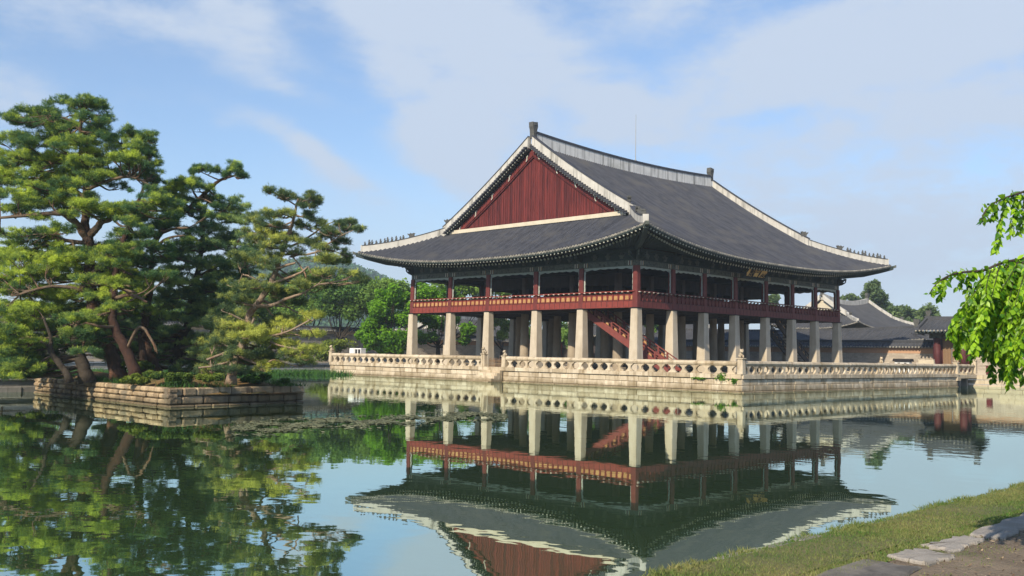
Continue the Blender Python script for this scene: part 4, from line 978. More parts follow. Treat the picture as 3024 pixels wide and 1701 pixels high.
pine("tallest island pine with a leaning scaly trunk forking wide below a broad crown", 46.0,
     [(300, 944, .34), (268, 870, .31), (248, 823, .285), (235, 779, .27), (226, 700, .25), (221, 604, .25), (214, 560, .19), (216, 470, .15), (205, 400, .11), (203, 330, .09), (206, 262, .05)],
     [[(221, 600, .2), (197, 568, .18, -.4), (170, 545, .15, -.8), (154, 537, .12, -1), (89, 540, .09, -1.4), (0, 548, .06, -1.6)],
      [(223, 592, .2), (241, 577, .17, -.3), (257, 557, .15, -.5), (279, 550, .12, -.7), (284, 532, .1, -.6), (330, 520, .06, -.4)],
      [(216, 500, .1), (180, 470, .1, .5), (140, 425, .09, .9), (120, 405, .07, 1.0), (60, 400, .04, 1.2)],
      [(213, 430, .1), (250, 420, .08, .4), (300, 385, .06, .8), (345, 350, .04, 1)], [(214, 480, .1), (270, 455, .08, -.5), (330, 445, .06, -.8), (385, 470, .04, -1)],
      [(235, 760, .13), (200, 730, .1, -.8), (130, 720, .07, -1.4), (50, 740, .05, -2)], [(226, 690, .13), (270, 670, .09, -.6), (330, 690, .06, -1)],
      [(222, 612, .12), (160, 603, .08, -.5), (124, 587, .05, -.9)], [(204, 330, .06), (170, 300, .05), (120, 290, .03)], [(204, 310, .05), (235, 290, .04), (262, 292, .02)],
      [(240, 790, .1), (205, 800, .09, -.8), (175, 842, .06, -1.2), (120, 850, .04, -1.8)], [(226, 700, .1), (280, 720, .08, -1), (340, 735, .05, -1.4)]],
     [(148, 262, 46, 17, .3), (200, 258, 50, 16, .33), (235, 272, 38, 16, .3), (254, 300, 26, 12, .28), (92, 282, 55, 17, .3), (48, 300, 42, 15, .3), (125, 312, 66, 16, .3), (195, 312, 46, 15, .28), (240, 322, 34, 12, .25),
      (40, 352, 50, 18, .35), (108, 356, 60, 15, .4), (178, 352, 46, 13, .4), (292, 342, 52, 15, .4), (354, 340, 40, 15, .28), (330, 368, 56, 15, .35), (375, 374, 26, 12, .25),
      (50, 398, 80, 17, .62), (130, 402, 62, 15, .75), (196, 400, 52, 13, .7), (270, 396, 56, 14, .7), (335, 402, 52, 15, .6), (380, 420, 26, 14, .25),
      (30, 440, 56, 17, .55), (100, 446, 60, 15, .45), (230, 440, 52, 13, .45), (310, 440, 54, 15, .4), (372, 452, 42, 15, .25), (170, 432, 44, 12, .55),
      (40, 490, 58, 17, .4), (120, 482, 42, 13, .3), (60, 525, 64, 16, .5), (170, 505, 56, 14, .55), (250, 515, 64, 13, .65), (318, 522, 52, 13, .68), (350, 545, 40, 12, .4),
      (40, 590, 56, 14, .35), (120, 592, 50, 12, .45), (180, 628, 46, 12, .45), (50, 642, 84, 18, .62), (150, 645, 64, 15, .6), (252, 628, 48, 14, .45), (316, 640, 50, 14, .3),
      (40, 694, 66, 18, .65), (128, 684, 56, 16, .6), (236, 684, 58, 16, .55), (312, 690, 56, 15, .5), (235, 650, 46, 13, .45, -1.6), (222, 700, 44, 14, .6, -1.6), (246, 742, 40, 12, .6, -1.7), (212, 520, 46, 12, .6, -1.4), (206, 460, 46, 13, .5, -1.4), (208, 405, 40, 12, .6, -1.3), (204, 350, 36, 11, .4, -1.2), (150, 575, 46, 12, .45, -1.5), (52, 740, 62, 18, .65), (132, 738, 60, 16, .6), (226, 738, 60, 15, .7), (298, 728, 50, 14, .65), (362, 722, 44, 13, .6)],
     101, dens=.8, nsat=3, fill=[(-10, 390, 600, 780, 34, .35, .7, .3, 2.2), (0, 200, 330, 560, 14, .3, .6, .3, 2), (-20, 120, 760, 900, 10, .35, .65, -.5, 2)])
pine("shaded red barked pine standing upright just right of the leaning giant", 44.5,
     [(340, 938, .24), (313, 872, .23), (290, 827, .20), (284, 783, .185), (286, 750, .17), (290, 690, .14), (306, 620, .13), (335, 540, .09), (362, 470, .05)],
     [[(288, 750, .1), (330, 742, .08, -.4), (370, 760, .05, -.7)], [(300, 640, .1), (350, 620, .07, .4), (392, 600, .04, .6)], [(290, 820, .1), (262, 822, .07, -.5), (215, 812, .05, -.8)], [(318, 880, .08), (352, 822, .07, -.6), (383, 858, .06, -.8), (392, 885, .03, -.9)]],
     [(286, 712, 40, 13, .6, -1.4), (292, 660, 40, 13, .45, -1.3), (300, 618, 36, 12, .35, -1.3), (322, 560, 40, 13, .35, -1.2), (345, 520, 38, 13, .3, -1.0), (360, 475, 34, 12, .28, -.6), (280, 770, 34, 9, .55, -1.5), (385, 500, 42, 15, .25), (345, 585, 46, 15, .3), (392, 560, 46, 16, .2), (425, 520, 46, 16, .3), (370, 650, 56, 16, .25), (310, 590, 40, 13, .35), (345, 700, 50, 14, .5), (392, 690, 46, 14, .35), (330, 770, 46, 13, .4), (250, 790, 40, 12, .5), (390, 620, 44, 14, .22), (200, 800, 46, 12, .45), (232, 850, 40, 13, .25)],
     102, bark=material("red_pine_bark", (.035, .02, .016), (.085, .042, .030), .95, 6, 6, .3, 1.0, 16, c3=(.05, .035, .028)))
pine("stout short pine at the left front of the island with a shaded low crown", 45.0,
     [(219, 947, .30), (200, 897, .27), (193, 872, .24), (180, 835, .18), (160, 812, .12)],
     [[(193, 865, .12), (225, 850, .08), (250, 850, .05)], [(185, 845, .12), (130, 830, .08), (80, 830, .05)]],
     [(150, 812, 52, 14, .35), (205, 842, 56, 15, .2), (100, 820, 50, 14, .5), (160, 862, 56, 15, .22), (215, 880, 36, 11, .22), (60, 812, 56, 18, .55), (110, 862, 36, 12, .4)], 103, bark=BARKD, fill=[(-25, 70, 895, 955, 9, .3, .6, -1.5, 1.0), (-20, 120, 850, 938, 14, .3, .6, -1, 1.5), (120, 260, 790, 880, 8, .25, .5, -.5, 1.5)])
pine("thin dark pine leaning left over the island wall", 44.0,
     [(174, 949, .15), (150, 915, .14), (134, 895, .13), (125, 874, .12), (128, 850, .08), (110, 800, .05)],
     [[(134, 893, .06), (110, 905, .05), (85, 925, .03)], [(126, 872, .07), (80, 850, .05), (30, 840, .03)]],
     [(60, 850, 56, 18, .55), (20, 880, 46, 17, .5), (88, 885, 40, 13, .35), (20, 790, 56, 20, .62), (105, 780, 50, 15, .6), (50, 912, 40, 13, .4), (92, 918, 34, 10, .4), (30, 930, 30, 9, .55), (20, 830, 50, 18, .6)], 104, bark=BARKD)
pine("slender pine whose bare trunk curves right to a high tufted tip", 48.0,
     [(398, 938, .24), (372, 880, .22), (364, 850, .21), (367, 783, .20), (374, 745, .18), (380, 704, .17), (382, 644, .16), (389, 611, .15), (402, 588, .14), (440, 552, .125), (477, 523, .115), (499, 503, .11), (525, 477, .09), (553, 454, .075), (588, 442, .05), (612, 436, .03)],
     [[(499, 503, .06), (488, 485, .05, .3), (478, 462, .03, .5)], [(553, 454, .04), (528, 443, .03), (505, 432, .02)], [(402, 588, .08), (440, 575, .07, -.4), (475, 573, .05, -.6)], [(388, 625, .09), (420, 600, .07, -.5), (462, 592, .04, -.9)], [(382, 680, .08), (345, 670, .05, .5)], [(477, 523, .05), (455, 505, .04), (425, 498, .03)]],
     [(596, 424, 22, 14, .3), (615, 436, 22, 9, .25), (585, 410, 12, 8, .25), (568, 432, 14, 6, .3), (510, 420, 22, 8, .25), (537, 426, 18, 8, .3), (492, 428, 10, 5, .25), (470, 455, 38, 14, .45), (500, 468, 34, 13, .4), (530, 498, 26, 12, .25), (548, 510, 16, 9, .2), (440, 470, 46, 14, .45), (448, 500, 46, 15, .25), (488, 535, 30, 13, .3), (455, 530, 38, 14, .25), (506, 522, 20, 9, .3), (430, 560, 40, 13, .2), (420, 625, 40, 13, .3), (460, 610, 36, 12, .3), (350, 660, 40, 12, .3)], 105, spread=1.0)
pine("dark trunked pine in the middle of the island with a dense shaded crown", 50.0,
     [(438, 935, .26), (448, 884, .25), (458, 843, .23), (474, 812, .20), (480, 760, .18), (492, 710, .15), (505, 640, .12), (512, 561, .08), (515, 533, .06), (522, 505, .03)],
     [[(512, 561, .05), (490, 548, .04), (470, 540, .02)], [(514, 550, .04), (540, 540, .03), (562, 530, .02)], [(495, 700, .1), (540, 672, .08), (590, 640, .05)], [(482, 770, .1), (430, 760, .07), (400, 780, .05)], [(470, 815, .1), (520, 805, .08), (570, 790, .05)], [(448, 880, .1), (500, 862, .07, -.6), (545, 820, .06, -.9)], [(500, 670, .1), (450, 650, .07), (420, 640, .04)]],
     [(380, 882, 44, 12, .3), (420, 902, 50, 12, .28), (470, 908, 50, 11, .25), (515, 884, 46, 12, .28), (480, 862, 46, 11, .25), (560, 908, 46, 11, .3), (330, 872, 36, 10, .28, -1), (300, 908, 34, 9, .3, -1), (620, 930, 40, 9, .3), (540, 850, 50, 12, .25), (440, 870, 40, 10, .25), (580, 505, 24, 13, .25), (600, 530, 40, 14, .3), (570, 548, 40, 14, .35), (560, 520, 30, 12, .22), (618, 556, 30, 12, .3), (545, 572, 50, 15, .25), (490, 590, 56, 17, .2), (580, 600, 56, 17, .2), (520, 620, 56, 17, .18), (450, 640, 56, 17, .2), (600, 640, 50, 16, .2), (540, 660, 60, 17, .15), (470, 685, 60, 18, .15), (420, 700, 46, 15, .25), (580, 690, 60, 17, .15), (520, 720, 60, 17, .18), (450, 740, 60, 17, .2), (590, 740, 56, 16, .2), (400, 765, 50, 15, .3), (520, 775, 60, 16, .2), (460, 795, 50, 14, .25), (580, 785, 56, 14, .22), (530, 820, 56, 13, .3), (440, 830, 40, 12, .3), (610, 590, 36, 13, .25), (625, 670, 40, 13, .2)], 106, mat=NEEDLEB, bark=BARKD, dens=.7, spread=2.2, nsat=2, tplus=.2, fill=[(400, 640, 600, 860, 26, .15, .4, -1.5, 2.5), (300, 640, 860, 920, 22, .1, .35, .5, 3.0), (250, 420, 780, 880, 22, .15, .4, .8, 3), (120, 330, 800, 905, 16, .15, .4, 1.5, 4)])
pine("right hand island pine with a pale twisting trunk and open layered branches", 43.0,
     [(582, 953, .20), (586, 925, .20), (591, 904, .19), (611, 866, .17), (622, 838, .16), (624, 812, .155), (627, 792, .15), (645, 768, .14), (668, 735, .13), (688, 697, .12), (698, 672, .115), (702, 655, .11), (713, 626, .10), (725, 592, .09), (732, 572, .08), (737, 558, .07), (743, 531, .055), (745, 516, .045), (750, 500, .025)],
     [[(745, 517, .035), (713, 497, .03), (681, 478, .022), (669, 466, .012)], [(744, 520, .03), (765, 505, .025), (790, 504, .015)], [(640, 770, .1), (685, 767, .08, -.4), (718, 752, .07, -.7), (760, 738, .05, -1), (800, 715, .03, -1.2)],
      [(728, 622, .055), (762, 605, .045, .3), (800, 580, .035, .6), (822, 565, .028, .8), (856, 553, .018, .9), (875, 556, .01, 1)], [(716, 640, .05), (784, 638, .045, -.4), (828, 612, .035, -.6), (860, 592, .025, -.7), (900, 574, .012, -.8)],
      [(700, 676, .07), (718, 668, .06, -.4), (743, 661, .045, -.7)], [(688, 712, .07), (720, 700, .06, -.5), (756, 686, .05, -.9), (775, 670, .035, -1.1)], [(732, 640, .035), (765, 684, .035, -.5), (771, 714, .03, -.6), (768, 745, .03, -.6)],
      [(625, 815, .06), (600, 800, .045, -.4), (575, 788, .03, -.6)], [(611, 866, .07), (560, 890, .06, -.5), (520, 905, .05, -.8)], [(614, 862, .07), (640, 800, .05, -.5)], [(598, 895, .07), (650, 915, .05, -.5), (690, 905, .03, -.7)], [(591, 904, .06), (540, 920, .05), (500, 925, .03)], [(660, 850, .06), (720, 835, .045, -.8), (780, 805, .03, -1)], [(622, 840, .07), (660, 850, .06, -.4), (700, 868, .04, -.8), (760, 880, .02, -1)], [(668, 735, .06), (640, 700, .04, .4), (610, 690, .03, .7)]],
     [(678, 474, 16, 5, .35), (704, 486, 22, 7, .35), (730, 493, 22, 8, .35), (776, 492, 22, 9, .35), (796, 498, 16, 8, .35), (782, 515, 22, 8, .35), (752, 500, 16, 7, .35), (690, 538, 40, 13, .35), (656, 548, 42, 14, .3), (648, 578, 44, 13, .35), (705, 562, 26, 10, .35), (785, 540, 24, 10, .28), (798, 556, 18, 8, .28), (765, 568, 26, 8, .3), (690, 586, 50, 12, .5), (720, 600, 40, 10, .45), (652, 606, 46, 13, .4), (812, 578, 28, 10, .35), (850, 560, 16, 7, .3), (874, 556, 16, 6, .3), (882, 572, 22, 6, .3), (905, 574, 11, 4, .3), (770, 606, 40, 10, .35), (838, 592, 36, 10, .35), (866, 606, 26, 8, .3), (818, 622, 42, 11, .3), (745, 632, 36, 11, .3), (612, 648, 50, 13, .4), (666, 656, 46, 11, .5), (690, 640, 36, 10, .45), (800, 648, 46, 12, .45), (850, 660, 42, 12, .4), (836, 686, 52, 12, .4), (888, 690, 34, 9, .35), (905, 704, 24, 7, .3), (762, 716, 48, 12, .42), (645, 718, 60, 14, .4), (700, 730, 46, 12, .35), (600, 750, 44, 12, .3), (820, 715, 40, 9, .35),
      (620, 838, 50, 12, .7, -1.3), (600, 888, 38, 10, .25, -1.2), (575, 925, 40, 9, .25, -1.0), (600, 818, 44, 9, .8), (640, 828, 42, 9, .75), (690, 838, 50, 9, .85), (740, 806, 44, 9, .88), (790, 792, 36, 7, .9), (700, 862, 52, 9, .8), (770, 838, 40, 8, .7), (730, 888, 46, 9, .6), (785, 872, 34, 8, .88), (690, 915, 40, 7, .88), (640, 890, 40, 10, .3), (600, 872, 36, 10, .3), (560, 860, 44, 11, .3), (760, 905, 40, 8, .75), (540, 900, 40, 10, .3), (700, 800, 40, 10, .4)], 107, dens=.75, bark=PALEBARK, limbmat=PALEBARK, spread=1.1, nsat=1, mat=NEEDLEC, fill=[(520, 700, 860, 935, 9, .15, .4, .5, 2.5), (600, 780, 690, 800, 8, .25, .5, 1.2, 2.6), (540, 640, 740, 860, 8, .2, .4, 1, 3)])
pine("small pine behind the island front filling the gap with dull green sprays", 52.5,
     [(520, 930, .16), (525, 880, .14), (540, 830, .12), (560, 770, .08), (570, 720, .05)], [[(540, 830, .06), (500, 800, .05), (470, 790, .03)], [(545, 815, .06), (600, 790, .05), (640, 780, .03)]],
     [(560, 730, 50, 14, .25), (500, 790, 50, 13, .25), (620, 760, 46, 13, .3), (640, 780, 44, 12, .3), (560, 800, 50, 13, .25), (660, 760, 40, 12, .3)], 108, mat=NEEDLEB, bark=BARKD, dens=.8)
# broken stump beside the trunks
sp_ = at(362, 938, 46.5); st_ = thing("dead_stump", "broken grey dead stump with a drooping bare limb among the pines", "stump", tuple(sp_))
mb = MB(); q = np.array([at(*r, 46.5) for r in ((362, 940), (360, 900), (356, 862), (350, 838))])-sp_; mb.tube(q, [.2, .17, .15, .08], 9, .4); mb.build("trunk", BARK, st_, True)
mb = MB(); q = np.array([at(*r, 46.3) for r in ((356, 850), (365, 835), (380, 850), (392, 872), (396, 890))])-sp_; mb.tube(smoothpath(q, 4), np.linspace(.055, .02, 17), 7, .8); mb.build("bare_limb", BARK2, st_, True)
# low juniper bushes along the island edge
def bush(label, px, py, depth, hx, hy, mat, seed, size=.16, n=900, name="low_bush", group="low bushes on the island edge", tn=.5):
    g = np.random.default_rng(seed); c = at(px, py, depth); mp_ = depth*S/FPX; rx, rz = hx*mp_, hy*mp_
    k = max(7, int(rx*9)); cs = g.uniform(-1, 1, size=(k, 3))*np.array([rx*.9, rx*.45, rz*.5]); rr = g.uniform(.5, .95, k)*max(rz, .2); n = int(n*2.2)
    cs[:, :2] = (cs[:, 0:1]*_rt[None, :2]+cs[:, 1:2]*np.array([[math.cos(YAW), math.sin(YAW)]])); i = g.integers(0, k, n); d = g.normal(size=(n, 3)); d /= np.linalg.norm(d, axis=1)[:, None]
    P = cs[i]+d*rr[i][:, None]*np.array([1.5, 1.5, .8])*g.uniform(.6, 1.05, n)[:, None]
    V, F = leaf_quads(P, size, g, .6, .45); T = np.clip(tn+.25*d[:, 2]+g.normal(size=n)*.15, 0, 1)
    o = tri_mesh(name, V, F, T, mat); o.location = c; tag(o, label, "bush", group); return o
bush("spreading dark green bush sprawling over the island wall at its near corner", 420, 950, 41.5, 62, 16, SHRUB, 21, n=1700, tn=0.15)
bush("yellowish low bush hanging over the wall left of the near corner", 330, 952, 42.0, 45, 13, SHRUB, 22, n=1100, tn=0.45)
bush("rounded green bush on the sunlit stretch of the island wall", 135, 940, 47.5, 36, 11, SHRUB, 23, n=800, tn=0.20)
bush("yellow tipped bush on the island's shaded front edge", 520, 950, 41.5, 46, 12, SHRUB, 24, n=1100, tn=0.35)
bush("tall grassy green bush at the back of the island right end", 660, 952, 44, 60, 13, REED, 25, n=1000, tn=.3)
bush("dark bush between the leaning trunks on the island", 345, 918, 46, 40, 14, SHRUB, 26, n=800, tn=.25)
bush("small leafy bush at the far left tip of the island", 82, 938, 49, 26, 10, SHRUB, 27, n=500, tn=0.35)

# ------------------------------------------------------------------ broadleaf trees
def broadleaf(label, base, clumps, leaf, mat, seed, per=260, name="broadleaf_tree", group=None, trunk_r=.3, fork=.35, bark=BARKD, tn=.5, cat="tree"):
    """clumps: (x, y, z, r) absolute centres"""
    g = np.random.default_rng(seed); base = np.array(base, float); t_ = thing(name, label, cat, tuple(base), group)
    cl = np.array(clumps, float); top = cl[:, :3].mean(0); fk = base+(top-base)*fork*np.array([.6, .6, 1])
    mb = MB(); mb.tube(smoothpath([base-(0, 0, .3), base+(fk-base)*.5+g.normal(size=3)*.08, fk], 4), np.linspace(trunk_r*1.2, trunk_r*.8, 9), 9, .5); mb.build("trunk", bark, t_, True).location = -base
    mb = MB()
    for c in cl[::2]:
        e = c[:3]-np.array([0, 0, c[3]*.3]); mid = (fk+e)/2+np.array([0, 0, -.12*np.linalg.norm(e-fk)])+g.normal(size=3)*.15
        mb.tube(smoothpath([fk, mid, e], 4), np.linspace(trunk_r*.34, trunk_r*.08, 9), 5, .4)
    mb.build("limbs", bark, t_, True).location = -base
    PP = []; TT = []
    for c in cl:
        n = int(per*(c[3]/1.0)**2*2.6+per*.4); d = g.normal(size=(n, 3)); d /= np.linalg.norm(d, axis=1)[:, None]
        rad = c[3]*(.55+.5*g.random(n))*(1+.25*np.sin(d[:, 0]*5+c[0])*np.sin(d[:, 1]*5+c[1]*2+d[:, 2]*4))
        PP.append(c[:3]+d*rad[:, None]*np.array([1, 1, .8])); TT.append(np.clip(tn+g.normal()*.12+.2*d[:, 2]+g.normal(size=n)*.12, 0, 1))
    V, F = leaf_quads(np.concatenate(PP)-base, leaf, g, .7, .6); tri_mesh("crown", V, F, np.concatenate(TT), mat, t_); return t_
def pxclumps(depth, rows, spread, seed, extra=2):
    g = np.random.default_rng(seed); out = []
    for px, py, r in rows:
        mp_ = depth*S/FPX
        for k in range(extra):
            out.append((*at(px+g.normal()*r*.25, py+g.normal()*r*.25, depth+g.uniform(-spread, spread)), r*mp_*g.uniform(.75, 1.05)))
    return out
def base_of(px, depth, z=1.12): p = at(px, 900, depth); return (p[0], p[1], z)
broadleaf("bright lime green tree beside the left end of the pavilion", base_of(990, 113), pxclumps(113, [(950, 775, 26), (930, 820, 24), (1040, 780, 22), (960, 745, 20), (940, 860, 22), (915, 845, 18), (985, 740, 24), (965, 765, 24), (1005, 760, 26), (945, 800, 24), (985, 800, 30), (1020, 800, 28), (930, 850, 20), (965, 845, 28), (1005, 850, 30), (1030, 850, 22), (960, 880, 20), (1000, 885, 18), (1025, 745, 18), (925, 870, 14), (990, 722, 12)], 2.5, 31), .42, LEAFB, 41, per=110, trunk_r=.35, tn=.6)
broadleaf("green leaning tree seen between the left pillars of the pavilion", base_of(1100, 118), pxclumps(118, [(1060, 735, 22), (1090, 745, 26), (1125, 740, 24), (1070, 800, 24), (1100, 815, 24), (1140, 810, 22), (1180, 835, 20), (1085, 850, 18), (1060, 850, 16), (1110, 770, 22), (1165, 860, 14)], 2.5, 32), .42, LEAFB, 42, per=100, trunk_r=.3, tn=.4)
for k, (lb, px, dp, rows, mt_, tn) in enumerate([
    ("grey green tree with forked dark trunk rising above the back wall", 850, 128, [(830, 745, 26), (870, 735, 28), (905, 750, 24), (850, 775, 24), (890, 780, 24), (815, 780, 22), (860, 715, 20), (920, 775, 18)], LEAFM, .35),
    ("wide green tree crowding the gap between the grey green tree and the lime tree", 935, 138, [(915, 722, 20), (945, 728, 22), (975, 722, 20), (1005, 730, 20), (930, 755, 24), (965, 755, 24), (900, 760, 22), (1010, 755, 22), (1035, 740, 18), (890, 775, 16)], LEAFM, .5),
    ("mid green tree behind the pines left of the back wall", 780, 132, [(760, 740, 30), (800, 720, 30), (745, 780, 28), (790, 770, 28), (820, 750, 20), (770, 700, 22)], LEAFM, .55),
    ("leafy tree behind the crown of the island pines", 690, 135, [(640, 760, 30), (690, 770, 30), (720, 740, 30), (660, 800, 26), (720, 800, 26), (700, 830, 24)], LEAFM, .5),
    ("shrubby tree at the foot of the back wall behind the island", 620, 120, [(580, 850, 20), (620, 860, 18), (660, 855, 18), (540, 862, 18), (700, 866, 14)], LEAFB, .3),
    ("broad tree on the back bank behind the leaning pine trunks", 420, 125, [(380, 800, 34), (430, 790, 34), (340, 810, 30), (480, 800, 30), (400, 850, 24), (450, 855, 24), (330, 850, 24), (290, 820, 26)], LEAFM, .55),
    ("dense tree on the back bank at the far left", 100, 118, [(40, 800, 36), (100, 790, 36), (160, 805, 32), (210, 820, 28), (20, 850, 28), (120, 850, 26), (-40, 790, 40)], LEAFM, .4),
    ("tree beyond the pavilion's open upper floor at its left end", 1130, 138, [(1070, 735, 28), (1120, 722, 28), (1170, 725, 28), (1220, 728, 26), (1265, 735, 22), (1090, 770, 24), (1150, 765, 24), (1210, 765, 24), (1260, 765, 20)], LEAFM, .7),
    ("tree behind the palace wall seen past the third pillar", 1265, 145, [(1250, 800, 18), (1280, 815, 16), (1230, 820, 14), (1265, 840, 14)], LEAFM, .5),
    ("dark tree closing the view between the middle pillars", 1340, 150, [(1320, 800, 20), (1350, 790, 20), (1380, 805, 20), (1335, 840, 20), (1370, 850, 18), (1400, 830, 18)], LEAFM, .3),
    ("dark spreading tree seen below the deck behind the red stairs", 1540, 152, [(1490, 800, 20), (1520, 790, 22), (1555, 795, 22), (1590, 800, 22), (1510, 835, 18), (1560, 840, 18), (1600, 840, 18), (1640, 800, 20), (1650, 840, 16)], LEAFM, .3),
    ("round tree seen far through the middle pillars", 1440, 140, [(1425, 840, 16), (1450, 830, 16), (1440, 860, 14)], LEAFM, .45)]):
    broadleaf(lb, base_of(px, dp), pxclumps(dp, [(a, b, c*1.15) for a, b, c in rows], 3, 60+k, 3), .42, mt_, 70+k, per=85, trunk_r=.32, tn=tn)
for k, (lb, px, dp, rows) in enumerate([
    ("tall open crowned tree rising behind the great hall roof", 2200, 190, [(2192, 722, 14), (2180, 740, 13), (2205, 738, 15), (2220, 752, 12), (2190, 760, 15), (2212, 772, 15), (2230, 770, 10), (2178, 768, 9), (2200, 712, 7)]),
    ("bluish tree between the tall tree and the low round one behind the hall", 2262, 185, [(2245, 785, 13), (2262, 778, 12), (2255, 800, 14), (2280, 795, 12), (2240, 805, 12)]),
    ("pointed dark tree behind the hall's descending ridge", 2290, 180, [(2284, 776, 6), (2290, 790, 12), (2300, 800, 12), (2280, 804, 10)]),
    ("low round bright tree behind the gate house", 2330, 170, [(2322, 788, 14), (2340, 785, 15), (2335, 805, 16), (2352, 800, 10), (2315, 805, 10)]),
    ("tree top just left of the hanging leaves above the gate roof", 2420, 185, [(2412, 800, 7), (2425, 796, 9), (2440, 805, 10), (2455, 800, 10)]),
    ("low trees seen beyond the right end of the upper floor", 2130, 210, [(2120, 752, 7), (2140, 748, 8), (2155, 752, 7), (2100, 755, 8)]),
    ("treetop framed in the last open bays of the upper floor", 1945, 200, [(1935, 752, 8), (1950, 748, 9), (1945, 762, 9)])]):
    broadleaf(lb, base_of(px, dp), pxclumps(dp, [(a, b, c*1.3) for a, b, c in rows], 3, 90+k, 3), .5, LEAFF, 95+k, per=85, trunk_r=.35, tn=.5, group=None)

# =====================================================================================================
#  PALACE BUILDINGS AND WALLS BEYOND THE POND
# =====================================================================================================
def cap_grid(mb, L_, hw, ze, zr, tile=.36, sag=0.0, rise=0.0):
    """two tiled slopes over a ridge along local x"""
    n = max(2, int(L_/tile)); st_ = L_/n
    for sg in (-1, 1):
        us, hs = [], []
        for i in range(n):
            for p, h in Roof.PH: us.append(-L_/2+(i+p)*st_); hs.append(h*.09)
        us.append(L_/2); hs.append(0); G = []
        for u, h in zip(us, hs):
            up = rise*(2*abs(u)/L_)**3; G.append([(u, sg*hw*t, ze+up+(zr-ze)*(1-t)*(1-.15*t)+h) for t in np.linspace(0, 1, 6)])
        mb.grid(G, None, 0, sg > 0)
        for i in range(n): mb.tube([(-L_/2+(i+.5)*st_, sg*(hw-.03), ze+.03), (-L_/2+(i+.5)*st_, sg*(hw+.07), ze+.01)], .09, 6, .9, 1)
def palace_wall(label, p0, p1, z0, z1, band=.55, capz=.75, th=.45, brick=BRICK, bandm=ORANGE, hw=.75):
    p0 = np.array(p0, float); p1 = np.array(p1, float); L_ = np.linalg.norm(p1-p0); a = math.atan2(*(p1-p0)[::-1]); c = (p0+p1)/2
    t_ = thing("palace_wall", label, "wall", (c[0], c[1], 0)); t_.rotation_euler = (0, 0, a)
    mb = MB(); h = .19; z = z0+.5; k = 0
    mb.box(-L_/2, L_/2, -th/2+.03, th/2-.03, z0-.3, z1-.02, 0, .1)
    mb.box(-L_/2, L_/2, -th/2-.12, th/2+.12, z0-.3, z0+.5, .02, .8)
    while z < z1-band-.05:
        u = -L_/2-(k % 2)*.25
        while u < L_/2:
            for sg in (-1, 1):
                y = sorted((sg*(th/2-.05), sg*th/2)); mb.box(max(u+.012, -L_/2), min(u+.488, L_/2), *y, z+.012, z+h-.012, 0)
            u += .5
        z += h; k += 1
    mb.build("brickwork", brick, t_)
    mb = MB(); mb.box(-L_/2, L_/2, -th/2-.02, th/2+.02, z1-band, z1, .01, .5); mb.build("orange_band", bandm, t_)
    mb = MB(); mb.box(-L_/2, L_/2, -th/2-.1, th/2+.1, z1, z1+.1, .01); mb.build("cornice", GREYST, t_)
    mb = MB(); cap_grid(mb, L_, hw, z1+.12, z1+capz); mb.build("tile_cap", [TILE2, TILEEND], t_)
    mb = MB(); mb.box(-L_/2, L_/2, -.13, .13, z1+capz-.05, z1+capz+.22, .04, .4); mb.build("cap_ridge", TILE2, t_)
    return t_
palace_wall("long palace wall with orange brick band and tiled cap left of the gate house", (29, 24), (29, -21.4), 1.12, 3.88)
palace_wall("sunlit palace wall with orange band right of the gate house behind the hanging leaves", (29, -22.6), (29, -70), 1.12, 3.88)
palace_wall("shaded grey brick wall with tiled cap on the back bank left of the lime tree", (-58, 45), (-1.4, 45), 1.12, 4.95, .25, .5, .5, GREYST, BANK)
palace_wall("pinkish plastered palace wall behind the pavilion pillars", (-1.3, 47), (62, 47), 1.12, 4.3, .55, .7, .5)
# terraces at the foot of the right wall
for x0, z, lb in ((26.0, 1.42, "low stone step along the foot of the right palace wall"), (27.4, 1.78, "upper stone step along the foot of the right palace wall")):
    mb = MB(); block_wall(mb, (x0, -27, 0), (x0, -70, 0), [(1.0, z, 0)], (-1, 0, 0), .3, .02, 1, 2.2); mb.box(x0+.2, 28.7, -70, -27, 1.0, z-.03, 0, .5); tag(mb.build("stone_step", BANK), lb, "step")

